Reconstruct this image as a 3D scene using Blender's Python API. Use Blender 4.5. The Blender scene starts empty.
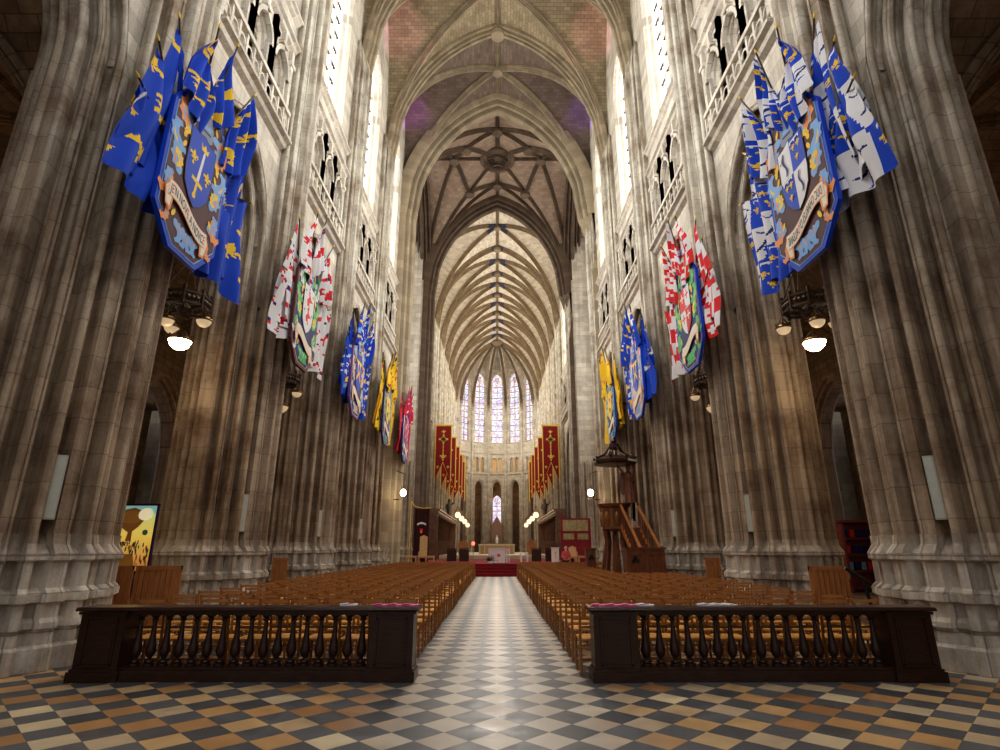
import bpy, math, random
from mathutils import Vector, Matrix
random.seed(7)
PI = math.pi
scn = bpy.context.scene
COL = scn.collection
R = math.radians

# ------------------------------------------------------------------ helpers
class MB:
    def __init__(s):
        s.v = []; s.f = []; s.uv = []; s.mi = []; s.m = 0
    def face(s, pts, uvs=None):
        n = len(s.v); s.v.extend([tuple(p) for p in pts]); s.f.append(tuple(range(n, n + len(pts))))
        s.uv.append(uvs); s.mi.append(s.m)
    def grid(s, rows, uvf=None, close=False):
        """rows: list of equal-length point lists, shared verts"""
        n0 = len(s.v); nc = len(rows[0])
        for r in rows: s.v.extend([tuple(p) for p in r])
        cc = nc if close else nc - 1
        for i in range(len(rows) - 1):
            for j in range(cc):
                k = (j + 1) % nc
                s.f.append((n0 + i*nc + j, n0 + i*nc + k, n0 + (i+1)*nc + k, n0 + (i+1)*nc + j))
                s.uv.append([uvf(i, j), uvf(i, j+1), uvf(i+1, j+1), uvf(i+1, j)] if uvf else None)
                s.mi.append(s.m)
    def poly(s, idxpts):
        s.face(idxpts)
    def box(s, c, d, M=None, taper=None):
        x, y, z = c; a, b, h = d[0]/2, d[1]/2, d[2]/2
        t = taper or 1
        P = [Vector((x-a*t, y-b*t, z-h)), Vector((x+a*t, y-b*t, z-h)), Vector((x+a*t, y+b*t, z-h)), Vector((x-a*t, y+b*t, z-h)),
             Vector((x-a, y-b, z+h)), Vector((x+a, y-b, z+h)), Vector((x+a, y+b, z+h)), Vector((x-a, y+b, z+h))]
        if M: P = [M @ p for p in P]
        n = len(s.v); s.v.extend([tuple(p) for p in P])
        for q in ((0,3,2,1),(4,5,6,7),(0,1,5,4),(1,2,6,5),(2,3,7,6),(3,0,4,7)):
            s.f.append(tuple(n+i for i in q)); s.uv.append(None); s.mi.append(s.m)
    def bar(s, p, q, w, h=None, up=(0,0,1)):
        p = Vector(p); q = Vector(q); h = h or w
        t = (q-p).normalized(); u = Vector(up)
        if abs(t.dot(u)) > .95: u = Vector((0,1,0))
        b = t.cross(u).normalized(); u = b.cross(t)
        A = [p+b*w/2*i+u*h/2*j for i, j in ((-1,-1),(1,-1),(1,1),(-1,1))]
        B = [a+(q-p) for a in A]
        n = len(s.v); s.v.extend([tuple(x) for x in A+B])
        for f in ((0,1,2,3),(7,6,5,4),(0,4,5,1),(1,5,6,2),(2,6,7,3),(3,7,4,0)):
            s.f.append(tuple(n+i for i in f)); s.uv.append(None); s.mi.append(s.m)
    def tube(s, pts, r, n=8, cap=True):
        pts = [Vector(p) for p in pts]; rs = r if isinstance(r, (list, tuple)) else [r]*len(pts)
        rows = []
        for i, p in enumerate(pts):
            t = (pts[min(i+1, len(pts)-1)] - pts[max(i-1, 0)]).normalized()
            u = Vector((0,0,1)) if abs(t.z) < .9 else Vector((0,1,0))
            a = t.cross(u).normalized(); b = a.cross(t)
            rows.append([p + (a*math.cos(2*PI*k/n) + b*math.sin(2*PI*k/n))*rs[i] for k in range(n)])
        s.grid(rows, close=True)
        if cap: s.face(rows[0][::-1]); s.face(rows[-1])
    def lathe(s, prof, c=(0,0,0), n=12, M=None):
        rows = []
        for r, z in prof:
            row = [Vector((c[0]+r*math.cos(2*PI*k/n), c[1]+r*math.sin(2*PI*k/n), c[2]+z)) for k in range(n)]
            if M: row = [M @ p for p in row]
            rows.append(row)
        s.grid(rows, close=True)
        s.face(rows[0][::-1]); s.face(rows[-1])
    def ball(s, c, r, n=10, sq=(1,1,1)):
        rows = []
        m = n//2+1
        for i in range(m+1):
            a = -PI/2 + PI*i/m; rr = max(math.cos(a), .02)
            rows.append([(c[0]+r*sq[0]*rr*math.cos(2*PI*k/n), c[1]+r*sq[1]*rr*math.sin(2*PI*k/n), c[2]+r*sq[2]*math.sin(a)) for k in range(n)])
        s.grid(rows, close=True)
    def build(s, name, mats, parent=None, smooth=False, angle=38, link=True):
        me = bpy.data.meshes.new(name); me.from_pydata(s.v, [], s.f)
        if not isinstance(mats, (list, tuple)): mats = [mats]
        for m in mats: me.materials.append(m)
        me.polygons.foreach_set('material_index', s.mi)
        uvl = me.uv_layers.new(name='UVMap')
        data = [0.0]*(2*len(me.loops))
        for p, uv in zip(me.polygons, s.uv):
            if uv is None:
                nx, ny, nz = abs(p.normal.x), abs(p.normal.y), abs(p.normal.z)
                for k, li in enumerate(p.loop_indices):
                    c = me.vertices[me.loops[li].vertex_index].co
                    if nz > .75: q = (c.x, c.y)
                    elif nx > ny: q = (c.y, c.z)
                    else: q = (c.x, c.z)
                    data[2*li], data[2*li+1] = q
            else:
                for k, li in enumerate(p.loop_indices):
                    data[2*li], data[2*li+1] = uv[k]
        uvl.data.foreach_set('uv', data)
        if smooth:
            me.polygons.foreach_set('use_smooth', [True]*len(me.polygons))
            me.set_sharp_from_angle(angle=R(angle))
        me.update()
        o = bpy.data.objects.new(name, me)
        if link: COL.objects.link(o)
        if parent: o.parent = parent
        return o

def tag(o, label=None, cat=None, group=None, kind=None):
    if label: o['label'] = label
    if cat: o['category'] = cat
    if group: o['group'] = group
    if kind: o['kind'] = kind
    return o
def empty(name, loc, label, cat, group=None, rz=0):
    o = bpy.data.objects.new(name, None); COL.objects.link(o); o.location = loc; o.rotation_euler = (0,0,rz)
    o.empty_display_size = .1
    return tag(o, label, cat, group)
def struct(mb, name, mats, smooth=False, parent=None, loc=None, angle=38):
    o = mb.build(name, mats, parent, smooth, angle)
    if loc: o.location = loc
    if parent is None: o['kind'] = 'structure'
    return o
def copy_tree(o, parent=None):
    c = o.copy(); COL.objects.link(c)
    if parent: c.parent = parent
    for ch in o.children: copy_tree(ch, c)
    return c
_cnt = {'trim': 0, 'window': 0, 'door': 0}
def nm(k):
    _cnt[k] += 1
    return '%s_%d' % (k, _cnt[k])
ORD = ['', 'first','second','third','fourth','fifth','sixth','seventh','eighth','ninth','tenth','eleventh','twelfth','thirteenth','fourteenth','fifteenth','sixteenth','seventeenth','eighteenth','nineteenth']

# ------------------------------------------------------------------ materials
def newmat(name):
    m = bpy.data.materials.new(name); m.use_nodes = True
    nt = m.node_tree; nt.nodes.clear()
    out = nt.nodes.new('ShaderNodeOutputMaterial')
    b = nt.nodes.new('ShaderNodeBsdfPrincipled'); nt.links.new(b.outputs[0], out.inputs[0])
    return m, nt, b
def ramp(nt, stops, fac=None):
    r = nt.nodes.new('ShaderNodeValToRGB'); e = r.color_ramp.elements
    while len(e) < len(stops): e.new(.5)
    for i, (p, c) in enumerate(stops):
        e[i].position = p; e[i].color = (c[0], c[1], c[2], 1) if not isinstance(c, (int, float)) else (c, c, c, 1)
    if fac is not None: nt.links.new(fac, r.inputs[0])
    return r
def mix(nt, a, b, f, mode='MIX'):
    m = nt.nodes.new('ShaderNodeMix'); m.data_type = 'RGBA'; m.blend_type = mode
    for sock, val in ((m.inputs[0], f), (m.inputs[6], a), (m.inputs[7], b)):
        if isinstance(val, bpy.types.NodeSocket): nt.links.new(val, sock)
        elif isinstance(val, (int, float)): sock.default_value = val if sock == m.inputs[0] else (val, val, val, 1)
        else: sock.default_value = (val[0], val[1], val[2], 1)
    return m.outputs[2]
def noise(nt, scale, detail=3, coord=None, rough=.55, xyz=None):
    n = nt.nodes.new('ShaderNodeTexNoise'); n.inputs['Scale'].default_value = scale
    n.inputs['Detail'].default_value = detail; n.inputs['Roughness'].default_value = rough
    if coord is not None:
        if xyz:
            mp = nt.nodes.new('ShaderNodeMapping'); mp.inputs['Scale'].default_value = xyz
            nt.links.new(coord, mp.inputs[0]); coord = mp.outputs[0]
        nt.links.new(coord, n.inputs['Vector'])
    return n.outputs[0]
def flat(name, c, rough=.6, metal=0, emit=None, var=.0, bump=0):
    m, nt, b = newmat(name)
    b.inputs['Base Color'].default_value = (c[0], c[1], c[2], 1)
    b.inputs['Roughness'].default_value = rough; b.inputs['Metallic'].default_value = metal
    if var:
        tc = nt.nodes.new('ShaderNodeTexCoord')
        n = noise(nt, 6, 3, tc.outputs['Object'])
        r = ramp(nt, [(.3, [x*(1-var) for x in c]), (.7, [min(1, x*(1+var)) for x in c])], n)
        nt.links.new(r.outputs[0], b.inputs['Base Color'])
    if emit:
        b.inputs['Emission Color'].default_value = (emit[0], emit[1], emit[2], 1); b.inputs['Emission Strength'].default_value = emit[3]
    return m
def stone(name, low, high, zlo=3, zhi=15, bw=.8, bh=.4, mortar=.55, stain=.55, bumpd=.02, streak=True, msize=.012, var=1.0):
    m, nt, b = newmat(name)
    tc = nt.nodes.new('ShaderNodeTexCoord'); geo = nt.nodes.new('ShaderNodeNewGeometry')
    sep = nt.nodes.new('ShaderNodeSeparateXYZ'); nt.links.new(geo.outputs['Position'], sep.inputs[0])
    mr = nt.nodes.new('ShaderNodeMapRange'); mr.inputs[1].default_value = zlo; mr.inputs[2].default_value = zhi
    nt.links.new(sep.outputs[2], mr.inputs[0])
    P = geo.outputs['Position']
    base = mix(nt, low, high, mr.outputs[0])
    br = nt.nodes.new('ShaderNodeTexBrick'); nt.links.new(tc.outputs['UV'], br.inputs[0])
    br.inputs['Scale'].default_value = 1; br.inputs['Brick Width'].default_value = bw; br.inputs['Row Height'].default_value = bh
    br.inputs['Mortar Size'].default_value = msize; br.inputs['Mortar Smooth'].default_value = .2; br.inputs['Bias'].default_value = 0
    br.inputs['Color1'].default_value = (1+.12*var, 1+.1*var, 1+.05*var, 1); br.inputs['Color2'].default_value = (1-.22*var, 1-.24*var, 1-.26*var, 1)
    br.inputs['Mortar'].default_value = (mortar, mortar*.95, mortar*.9, 1)
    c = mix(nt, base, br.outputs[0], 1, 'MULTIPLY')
    n1 = noise(nt, .9, 5, P, .65)
    r1 = ramp(nt, [(.32, (.45, .36, .29)), (.55, (1, 1, 1)), (.8, (1.2, 1.18, 1.12))], n1)
    c = mix(nt, c, r1.outputs[0], stain, 'MULTIPLY')
    if streak:
        n2 = noise(nt, 1, 4, P, .6, (5, 5, .25))
        r2 = ramp(nt, [(.35, (.5, .42, .35)), (.6, (1, 1, 1))], n2)
        c = mix(nt, c, r2.outputs[0], stain*.8, 'MULTIPLY')
    n3 = noise(nt, 22, 4, P, .7)
    r3 = ramp(nt, [(.3, .8), (.7, 1.12)], n3)
    c = mix(nt, c, r3.outputs[0], .6, 'MULTIPLY')
    nt.links.new(c, b.inputs['Base Color']); b.inputs['Roughness'].default_value = .82
    bm = nt.nodes.new('ShaderNodeBump'); bm.inputs['Strength'].default_value = .5; bm.inputs['Distance'].default_value = bumpd
    h = mix(nt, n3, br.outputs[1], .6, 'SUBTRACT'); nt.links.new(h, bm.inputs['Height']); nt.links.new(bm.outputs[0], b.inputs['Normal'])
    return m
def wood(name, c1, c2, rough=.45, sc=(3, 3, 18), spec=.5):
    m, nt, b = newmat(name)
    tc = nt.nodes.new('ShaderNodeTexCoord')
    n = noise(nt, 1.5, 4, tc.outputs['Object'], .6, sc)
    r = ramp(nt, [(.3, c1), (.7, c2)], n); nt.links.new(r.outputs[0], b.inputs['Base Color'])
    b.inputs['Roughness'].default_value = rough; b.inputs['Specular IOR Level'].default_value = spec
    bm = nt.nodes.new('ShaderNodeBump'); bm.inputs['Strength'].default_value = .15; bm.inputs['Distance'].default_value = .01
    nt.links.new(n, bm.inputs['Height']); nt.links.new(bm.outputs[0], b.inputs['Normal'])
    return m
def emis(name, c, s):
    m, nt, b = newmat(name)
    b.inputs['Base Color'].default_value = (.02, .02, .02, 1)
    b.inputs['Emission Color'].default_value = (c[0], c[1], c[2], 1); b.inputs['Emission Strength'].default_value = s
    return m
def glass_leaded(name, cols, s, scale=3.0, white=.6):
    """stained glass lit from behind: small quarries in pale tints with dark leads"""
    m, nt, b = newmat(name)
    tc = nt.nodes.new('ShaderNodeTexCoord')
    br = nt.nodes.new('ShaderNodeTexVoronoi'); br.feature = 'F1'; br.inputs['Scale'].default_value = scale
    nt.links.new(tc.outputs['UV'], br.inputs['Vector'])
    sp = nt.nodes.new('ShaderNodeSeparateColor'); nt.links.new(br.outputs['Color'], sp.inputs[0])
    r = ramp(nt, [(i/len(cols), c) for i, c in enumerate(cols)], sp.outputs[0]); r.color_ramp.interpolation = 'CONSTANT'
    ed = nt.nodes.new('ShaderNodeTexVoronoi'); ed.feature = 'DISTANCE_TO_EDGE'; ed.inputs['Scale'].default_value = scale
    nt.links.new(tc.outputs['UV'], ed.inputs['Vector'])
    e = ramp(nt, [(.0, .15), (.06, 1)], ed.outputs[0])
    c = mix(nt, r.outputs[0], (1, 1, 1), white)
    c = mix(nt, c, e.outputs[0], 1, 'MULTIPLY')
    b.inputs['Base Color'].default_value = (.02, .02, .03, 1)
    nt.links.new(c, b.inputs['Emission Color']); b.inputs['Emission Strength'].default_value = s
    return m

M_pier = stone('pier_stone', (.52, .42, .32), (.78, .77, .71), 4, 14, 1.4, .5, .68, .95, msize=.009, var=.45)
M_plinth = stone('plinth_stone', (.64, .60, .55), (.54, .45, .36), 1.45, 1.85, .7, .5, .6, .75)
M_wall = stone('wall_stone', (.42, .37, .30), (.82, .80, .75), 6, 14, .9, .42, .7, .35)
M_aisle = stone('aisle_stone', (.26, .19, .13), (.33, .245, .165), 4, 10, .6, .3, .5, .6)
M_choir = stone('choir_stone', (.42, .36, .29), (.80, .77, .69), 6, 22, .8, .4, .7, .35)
M_vault = stone('vault_bricks', (.44, .38, .27), (.44, .38, .27), 0, 1, .42, .21, .5, .35, streak=False)
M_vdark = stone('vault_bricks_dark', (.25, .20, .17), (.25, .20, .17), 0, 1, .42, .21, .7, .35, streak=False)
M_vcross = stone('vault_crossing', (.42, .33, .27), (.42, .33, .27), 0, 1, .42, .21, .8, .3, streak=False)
M_vchoir = stone('vault_choir', (.90, .86, .78), (.86, .80, .70), 0, 1, .42, .21, .9, .2, streak=False)
M_rib = stone('rib_stone', (.42, .36, .27), (.42, .36, .27), 0, 1, 1.6, .6, .8, .3, streak=False)
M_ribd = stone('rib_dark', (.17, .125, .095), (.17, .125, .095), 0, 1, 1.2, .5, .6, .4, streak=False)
M_ribc = stone('rib_choir', (.34, .26, .17), (.34, .26, .17), 0, 1, 1.2, .5, .7, .3, streak=False)
M_ribblue = flat('rib_blue', (.10, .10, .16), .8, var=.2)
M_void = flat('dark_passage', (.03, .025, .02), .95)
M_wood = wood('chair_wood', (.27, .11, .03), (.46, .21, .065), .32)
M_woodend = wood('chair_wood_highlight', (.34, .15, .05), (.55, .27, .10), .25)  # lighter tone paints highlights onto the backrest rails
M_rush = flat('rush', (.74, .36, .08), .6, var=.25)
M_dark = wood('dark_oak', (.030, .012, .008), (.062, .026, .016), .28, (4, 4, 20))
M_panelw = wood('panel_wood', (.34, .13, .045), (.52, .23, .08), .45, (8, 8, 1.5))
M_pulpit = wood('pulpit_wood', (.13, .042, .018), (.23, .085, .036), .38, (5, 5, 2))
M_stall = wood('stall_wood', (.10, .045, .025), (.22, .11, .06), .45, (5, 5, 2))
M_light = wood('light_wood', (.55, .36, .18), (.70, .48, .25), .5)
M_iron = flat('wrought_iron', (.13, .10, .08), .5, .6, var=.3)
M_bronze = flat('bronze_gilt', (.25, .16, .08), .4, .8, var=.3)
M_gold = flat('gold', (.85, .62, .12), .4, .1)
M_speaker = flat('speaker_grille', (.52, .53, .47), .6, var=.06)
M_black = flat('black_paint', (.012, .012, .014), .35)
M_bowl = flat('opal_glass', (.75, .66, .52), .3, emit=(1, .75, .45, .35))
M_lamp = emis('lamp_glow', (1, .80, .50), 22)
M_win = emis('clear_glass', (1.0, .97, .90), 9)
M_winw = glass_leaded('clerestory_glass', [(1, .95, .8), (1, 1, 1), (1, .9, .6), (.95, .97, 1)], 9, 2.5, .35)
M_winap = glass_leaded('apse_glass', [(.30, .22, .75), (.9, .9, 1), (.75, .18, .20), (.45, .35, .9), (1, .95, 1), (.6, .5, .9), (1, .75, .5)], 1.25, 4.0, .35)
M_win2 = glass_leaded('aisle_glass', [(.5, .6, .9), (1, 1, 1), (.8, .5, .5), (.8, .8, 1)], 2.2, 3, .6)
M_carpet = flat('red_carpet', (.22, .006, .016), .9, var=.25)
M_redp = flat('red_paint', (.27, .012, .022), .5, var=.15)
M_cream = flat('cream_stone', (.62, .54, .40), .5, var=.1)
M_white = flat('white_cloth', (.78, .76, .78), .8)
M_maroon = flat('maroon_cloth', (.045, .008, .012), .9)
M_lattice = flat('brass_lattice', (.42, .36, .2), .5, .3, var=.3)

def floor_mat():
    m, nt, b = newmat('floor_tiles')
    geo = nt.nodes.new('ShaderNodeNewGeometry')
    mp = nt.nodes.new('ShaderNodeMapping'); mp.vector_type = 'POINT'
    side = .338
    # centre a light tile on X=0, Y=5.575
    mp.inputs['Rotation'].default_value = (0, 0, PI/4); mp.inputs['Scale'].default_value = (1/side, 1/side, 1)
    cx = 5.575*(-math.sin(PI/4))/side; cy = 5.575*math.cos(PI/4)/side
    mp.inputs['Location'].default_value = (.5-cx, .5-cy, .3)
    sc = nt.nodes.new('ShaderNodeVectorMath'); sc.operation = 'MULTIPLY'; sc.inputs[1].default_value = (1, 1, 0)
    nt.links.new(geo.outputs['Position'], sc.inputs[0]); nt.links.new(sc.outputs[0], mp.inputs[0])
    # Mapping node: scale, rotate, translate
    fl = nt.nodes.new('ShaderNodeVectorMath'); fl.operation = 'FLOOR'; nt.links.new(mp.outputs[0], fl.inputs[0])
    s = nt.nodes.new('ShaderNodeSeparateXYZ'); nt.links.new(fl.outputs[0], s.inputs[0])
    def mth(op, a, bb=None):
        n = nt.nodes.new('ShaderNodeMath'); n.operation = op
        for i, v in enumerate((a, bb)):
            if v is None: continue
            if isinstance(v, (int, float)): n.inputs[i].default_value = v
            else: nt.links.new(v, n.inputs[i])
        return n.outputs[0]
    par = mth('FLOORED_MODULO', mth('ADD', s.outputs[0], s.outputs[1]), 2)
    wn = nt.nodes.new('ShaderNodeTexWhiteNoise'); wn.noise_dimensions = '3D'; nt.links.new(fl.outputs[0], wn.inputs[0])
    r_side = ramp(nt, [(0, (.38, .19, .08)), (.3, (.58, .34, .15)), (.55, (.64, .44, .22)), (.8, (.56, .44, .30)), (1, (.78, .65, .42))], wn.outputs[0])
    r_mid = ramp(nt, [(0, (.46, .39, .32)), (.5, (.54, .47, .39)), (1, (.62, .55, .46))], wn.outputs[0])
    sx = nt.nodes.new('ShaderNodeSeparateXYZ'); nt.links.new(geo.outputs['Position'], sx.inputs[0])
    ax = mth('ABSOLUTE', sx.outputs[0])
    mr = nt.nodes.new('ShaderNodeMapRange'); mr.inputs[1].default_value = .85; mr.inputs[2].default_value = 1.6; nt.links.new(ax, mr.inputs[0])
    light = mix(nt, r_mid.outputs[0], r_side.outputs[0], mr.outputs[0])
    r_dk = ramp(nt, [(0, (.085, .09, .10)), (1, (.145, .148, .16))], wn.outputs[0])
    c = mix(nt, light, r_dk.outputs[0], par)
    n1 = noise(nt, 4, 3, geo.outputs['Position'], .55); r1 = ramp(nt, [(.25, .8), (.75, 1.12)], n1)
    c = mix(nt, c, r1.outputs[0], .8, 'MULTIPLY')
    # joints
    fr = nt.nodes.new('ShaderNodeVectorMath'); fr.operation = 'FRACTION'; nt.links.new(mp.outputs[0], fr.inputs[0])
    sf = nt.nodes.new('ShaderNodeSeparateXYZ'); nt.links.new(fr.outputs[0], sf.inputs[0])
    ex = mth('MINIMUM', sf.outputs[0], mth('SUBTRACT', 1, sf.outputs[0])); ey = mth('MINIMUM', sf.outputs[1], mth('SUBTRACT', 1, sf.outputs[1]))
    e = mth('MINIMUM', ex, ey)
    je = ramp(nt, [(0, .45), (.012, 1)], e)
    c = mix(nt, c, je.outputs[0], 1, 'MULTIPLY')
    nt.links.new(c, b.inputs['Base Color'])
    rr = ramp(nt, [(.3, .34), (.7, .52)], n1); nt.links.new(rr.outputs[0], b.inputs['Roughness'])
    bm = nt.nodes.new('ShaderNodeBump'); bm.inputs['Strength'].default_value = .25; bm.inputs['Distance'].default_value = .01
    n4 = noise(nt, 2.2, 2, geo.outputs['Position']); h = mix(nt, n4, je.outputs[0], .4); nt.links.new(h, bm.inputs['Height']); nt.links.new(bm.outputs[0], b.inputs['Normal'])
    return m
M_floor = floor_mat()

# ------------------------------------------------------------------ camera
cam = bpy.data.cameras.new('camera'); co = bpy.data.objects.new('camera', cam); COL.objects.link(co)
co.location = (0, 0, 1.6); co.rotation_euler = (R(90+17.2), 0, R(-.307)); cam.lens = 559/1000*36; cam.sensor_width = 36
cam.clip_end = 300; scn.camera = co

# ------------------------------------------------------------------ layout
PX = 7.42
NAVE_Y = [2.7, 9.0, 15.3, 21.6, 27.9, 34.2]
CHOIR_Y = [46.7, 55.2, 61.2, 67.1, 73.0, 78.9, 84.8]
AY = 84.8                 # apse centre
ZV0, ZVH = 23.5, 10.2
def g(t, e=.35):
    t = min(abs(t), 1)
    return math.sqrt(max(0, (1+e)**2 - (t+e)**2)) / math.sqrt((1+e)**2 - e*e)

# ---- pier outline
def walk(base, s):
    acc = 0
    for i in range(len(base)-1):
        a, b = Vector(base[i]), Vector(base[i+1]); L = (b-a).length
        if s <= acc+L or i == len(base)-2:
            t = (s-acc)/L; return a.lerp(b, t), i
        acc += L
def smooth_base(pts, n=3):
    P = [Vector(p) for p in pts]
    for _ in range(n):
        Q = [P[0]]
        for i in range(len(P)-1):
            Q.append(P[i]*.75+P[i+1]*.25); Q.append(P[i]*.25+P[i+1]*.75)
        Q.append(P[-1]); P = Q
    return P
BASE = smooth_base([(0, 1.22), (.30, 1.21), (.80, 1.0), (1.18, .58), (1.38, .25), (1.42, 0)], 3)
PAT = [('f', .07, 0), ('h', .10, .12), ('r', .18, .10), ('h', .21, .27), ('f', .05, .03), ('f', .20, .0), ('h', .22, .28), ('r', .17, .12), ('h', .20, .26),
       ('f', .04, .02), ('r', .16, .09), ('h', .20, .24), ('f', .05, .02), ('r', .15, .07), ('h', .19, .22), ('r', .16, .08), ('f', .12, 0)]
SPLIT_AFTER = 9
def outline(off=0, amp=1.0, ns=6):
    """half outline u>=0 from nose to side; returns pts and split index"""
    out = []; s = 0; tot = sum((BASE[i+1]-BASE[i]).length for i in range(len(BASE)-1)); split = 0
    tp = sum(p[1] for p in PAT)
    for k, (ty, L, a) in enumerate(PAT):
        L = L*tot/tp
        if k == SPLIT_AFTER: split = len(out)
        n = 1 if ty == 'f' else ns
        for i in range(n + (1 if ty == 'f' or k == len(PAT)-1 else 0)):
            t = i/n
            d = 0
            if ty == 'r': d = a*math.sqrt(max(0, 1-(2*t-1)**2))
            if ty == 'h': d = -a*math.sqrt(max(0, 1-(2*t-1)**2))
            if ty == 'f': d = a
            p, _ = walk(BASE, min(s+t*L, tot-1e-5)); q, _ = walk(BASE, min(s+t*L+.06, tot)); q0, _ = walk(BASE, max(s+t*L-.06, 0))
            tg = (q-q0).normalized(); nr = Vector((-tg.y, tg.x)) if (-tg.y*p.x + tg.x*p.y) > 0 else Vector((tg.y, -tg.x))
            out.append(p + nr*(d*amp+off))
        s += L
    out[0].x = 0
    out[-1].y = 0
    return out, split
OUT, SPL = outline()
WU, WV = OUT[SPL].x, OUT[SPL].y           # wall-plane attachment
WX = PX - WV                               # inner wall plane |X|
def full_ring(h):
    a = [(p.x, p.y) for p in h]                        # nose->side (u>0, v>0)
    b = [(x, -y) for x, y in a[::-1]][1:]              # side -> back nose
    r = a + b
    l = [(-x, y) for x, y in r[::-1]][1:-1]
    return r + l
def ring_uv(r):
    L = [0]
    for i in range(len(r)):
        p, q = r[i], r[(i+1) % len(r)]; L.append(L[-1]+math.hypot(q[0]-p[0], q[1]-p[1]))
    return L
PIER_CACHE = {}
def pier(side, Y, px, ztop, label, group, zr=ZV0+1.2, matp=None, matl=None, k=1.0):
    matp = matp or M_pier; matl = matl or M_plinth
    e = empty('stone_pier', (side*px, Y, 0), label, 'pier', group)
    key = (round(ztop, 2), zr, matp.name, side)
    if key in PIER_CACHE:
        for m in PIER_CACHE[key]:
            o = bpy.data.objects.new(m.name.split('.')[0], m); COL.objects.link(o); o.parent = e
        return e
    # local coordinates: x = -side*v (v toward nave), y = u
    def P(u, v, z): return (-side*v, u, z)
    tiers = [(0, .17, .25), (.30, .17, .25), (.34, .12, .4), (.52, .11, .4), (.55, .16, .4), (.62, .16, .4), (.68, .12, .5), (.86, .12, .5), (.89, .2, .4), (.99, .2, .4), (1.07, .10, .6), (1.4, .10, .6), (1.44, .17, .4), (1.53, .17, .4), (1.66, .05, .7), (1.8, .02, 1)]
    mb = MB(); rows = []; L = None
    for z, o, a in tiers:
        r = full_ring(outline(o, a)[0]); L = L or ring_uv(r)
        rows.append([P(u, v, z) for u, v in r])
    zs = [t[0] for t in tiers]
    mb.grid(rows, lambda i, j: (L[j], zs[i]), close=True)
    a = mb.build('plinth', matl, e, True, 30)
    mb = MB(); r = full_ring(OUT); L = ring_uv(r)
    zz = [1.8, 4.5, 7.2, ztop]
    mb.grid([[P(u, v, z) for u, v in r] for z in zz], lambda i, j: (L[j], zz[i]), close=True)
    b = mb.build('shafts', matp, e, True, 30)
    # nave shafts rising to the vault
    h = [(p.x, p.y) for p in OUT[:SPL+1]]; fr = [(-x, y) for x, y in h[::-1]][:-1] + h
    fr = [(fr[0][0], WV-.6)] + fr + [(fr[-1][0], WV-.6)]
    L2 = [0]
    for i in range(len(fr)-1): L2.append(L2[-1]+math.hypot(fr[i+1][0]-fr[i][0], fr[i+1][1]-fr[i][1]))
    mb = MB(); zz2 = [ztop, 14, 19, zr-1.2, zr]
    mb.grid([[P(u, v if z < zr else min(v, WV+.15), z) for u, v in fr] for z in zz2], lambda i, j: (L2[j], zz2[i]))
    c = mb.build('vault_shafts', matp, e, True, 30)
    PIER_CACHE[key] = [a.data, b.data, c.data]
    return e

def arc_pts(n, e, zs, zl, N=14):
    """half arch (u from n to 0), with leg zl->zs"""
    Rr = n+e; th = math.acos(e/Rr)
    pts = [(n, zl)] + [(-e+Rr*math.cos(th*i/N), zs+Rr*math.sin(th*i/N)) for i in range(N+1)]
    return pts
def arch_params(half):
    no = half - WU; e = .44*no; zs = 12.75 - math.sqrt((no+e)**2-e*e)
    return no, e, zs
def arcade_arch(side, y0, y1, px, zl, mat, wmat, thick_back=True):
    half = (y1-y0)/2; yc = (y0+y1)/2
    no, e, zs = arch_params(half)
    zl = min(zl, zs)
    prof = [(half-p.x, p.y) for p in OUT[SPL:]]
    prof = prof + [(n, -v) for n, v in prof[::-1][1:]]
    mb = MB()
    for sg in (-1, 1):
        rows = []; LL = [0]
        for i in range(len(prof)-1): LL.append(LL[-1]+math.hypot(prof[i+1][0]-prof[i][0], prof[i+1][1]-prof[i][1]))
        for n, v in prof:
            a = arc_pts(n, e, zs, zl)
            rows.append([(side*(px-v), yc+sg*u, z) for u, z in a])
        mb.grid(rows, lambda i, j: (j*.3, LL[i]))
    struct(mb, nm('trim'), mat, True, angle=30)

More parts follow.
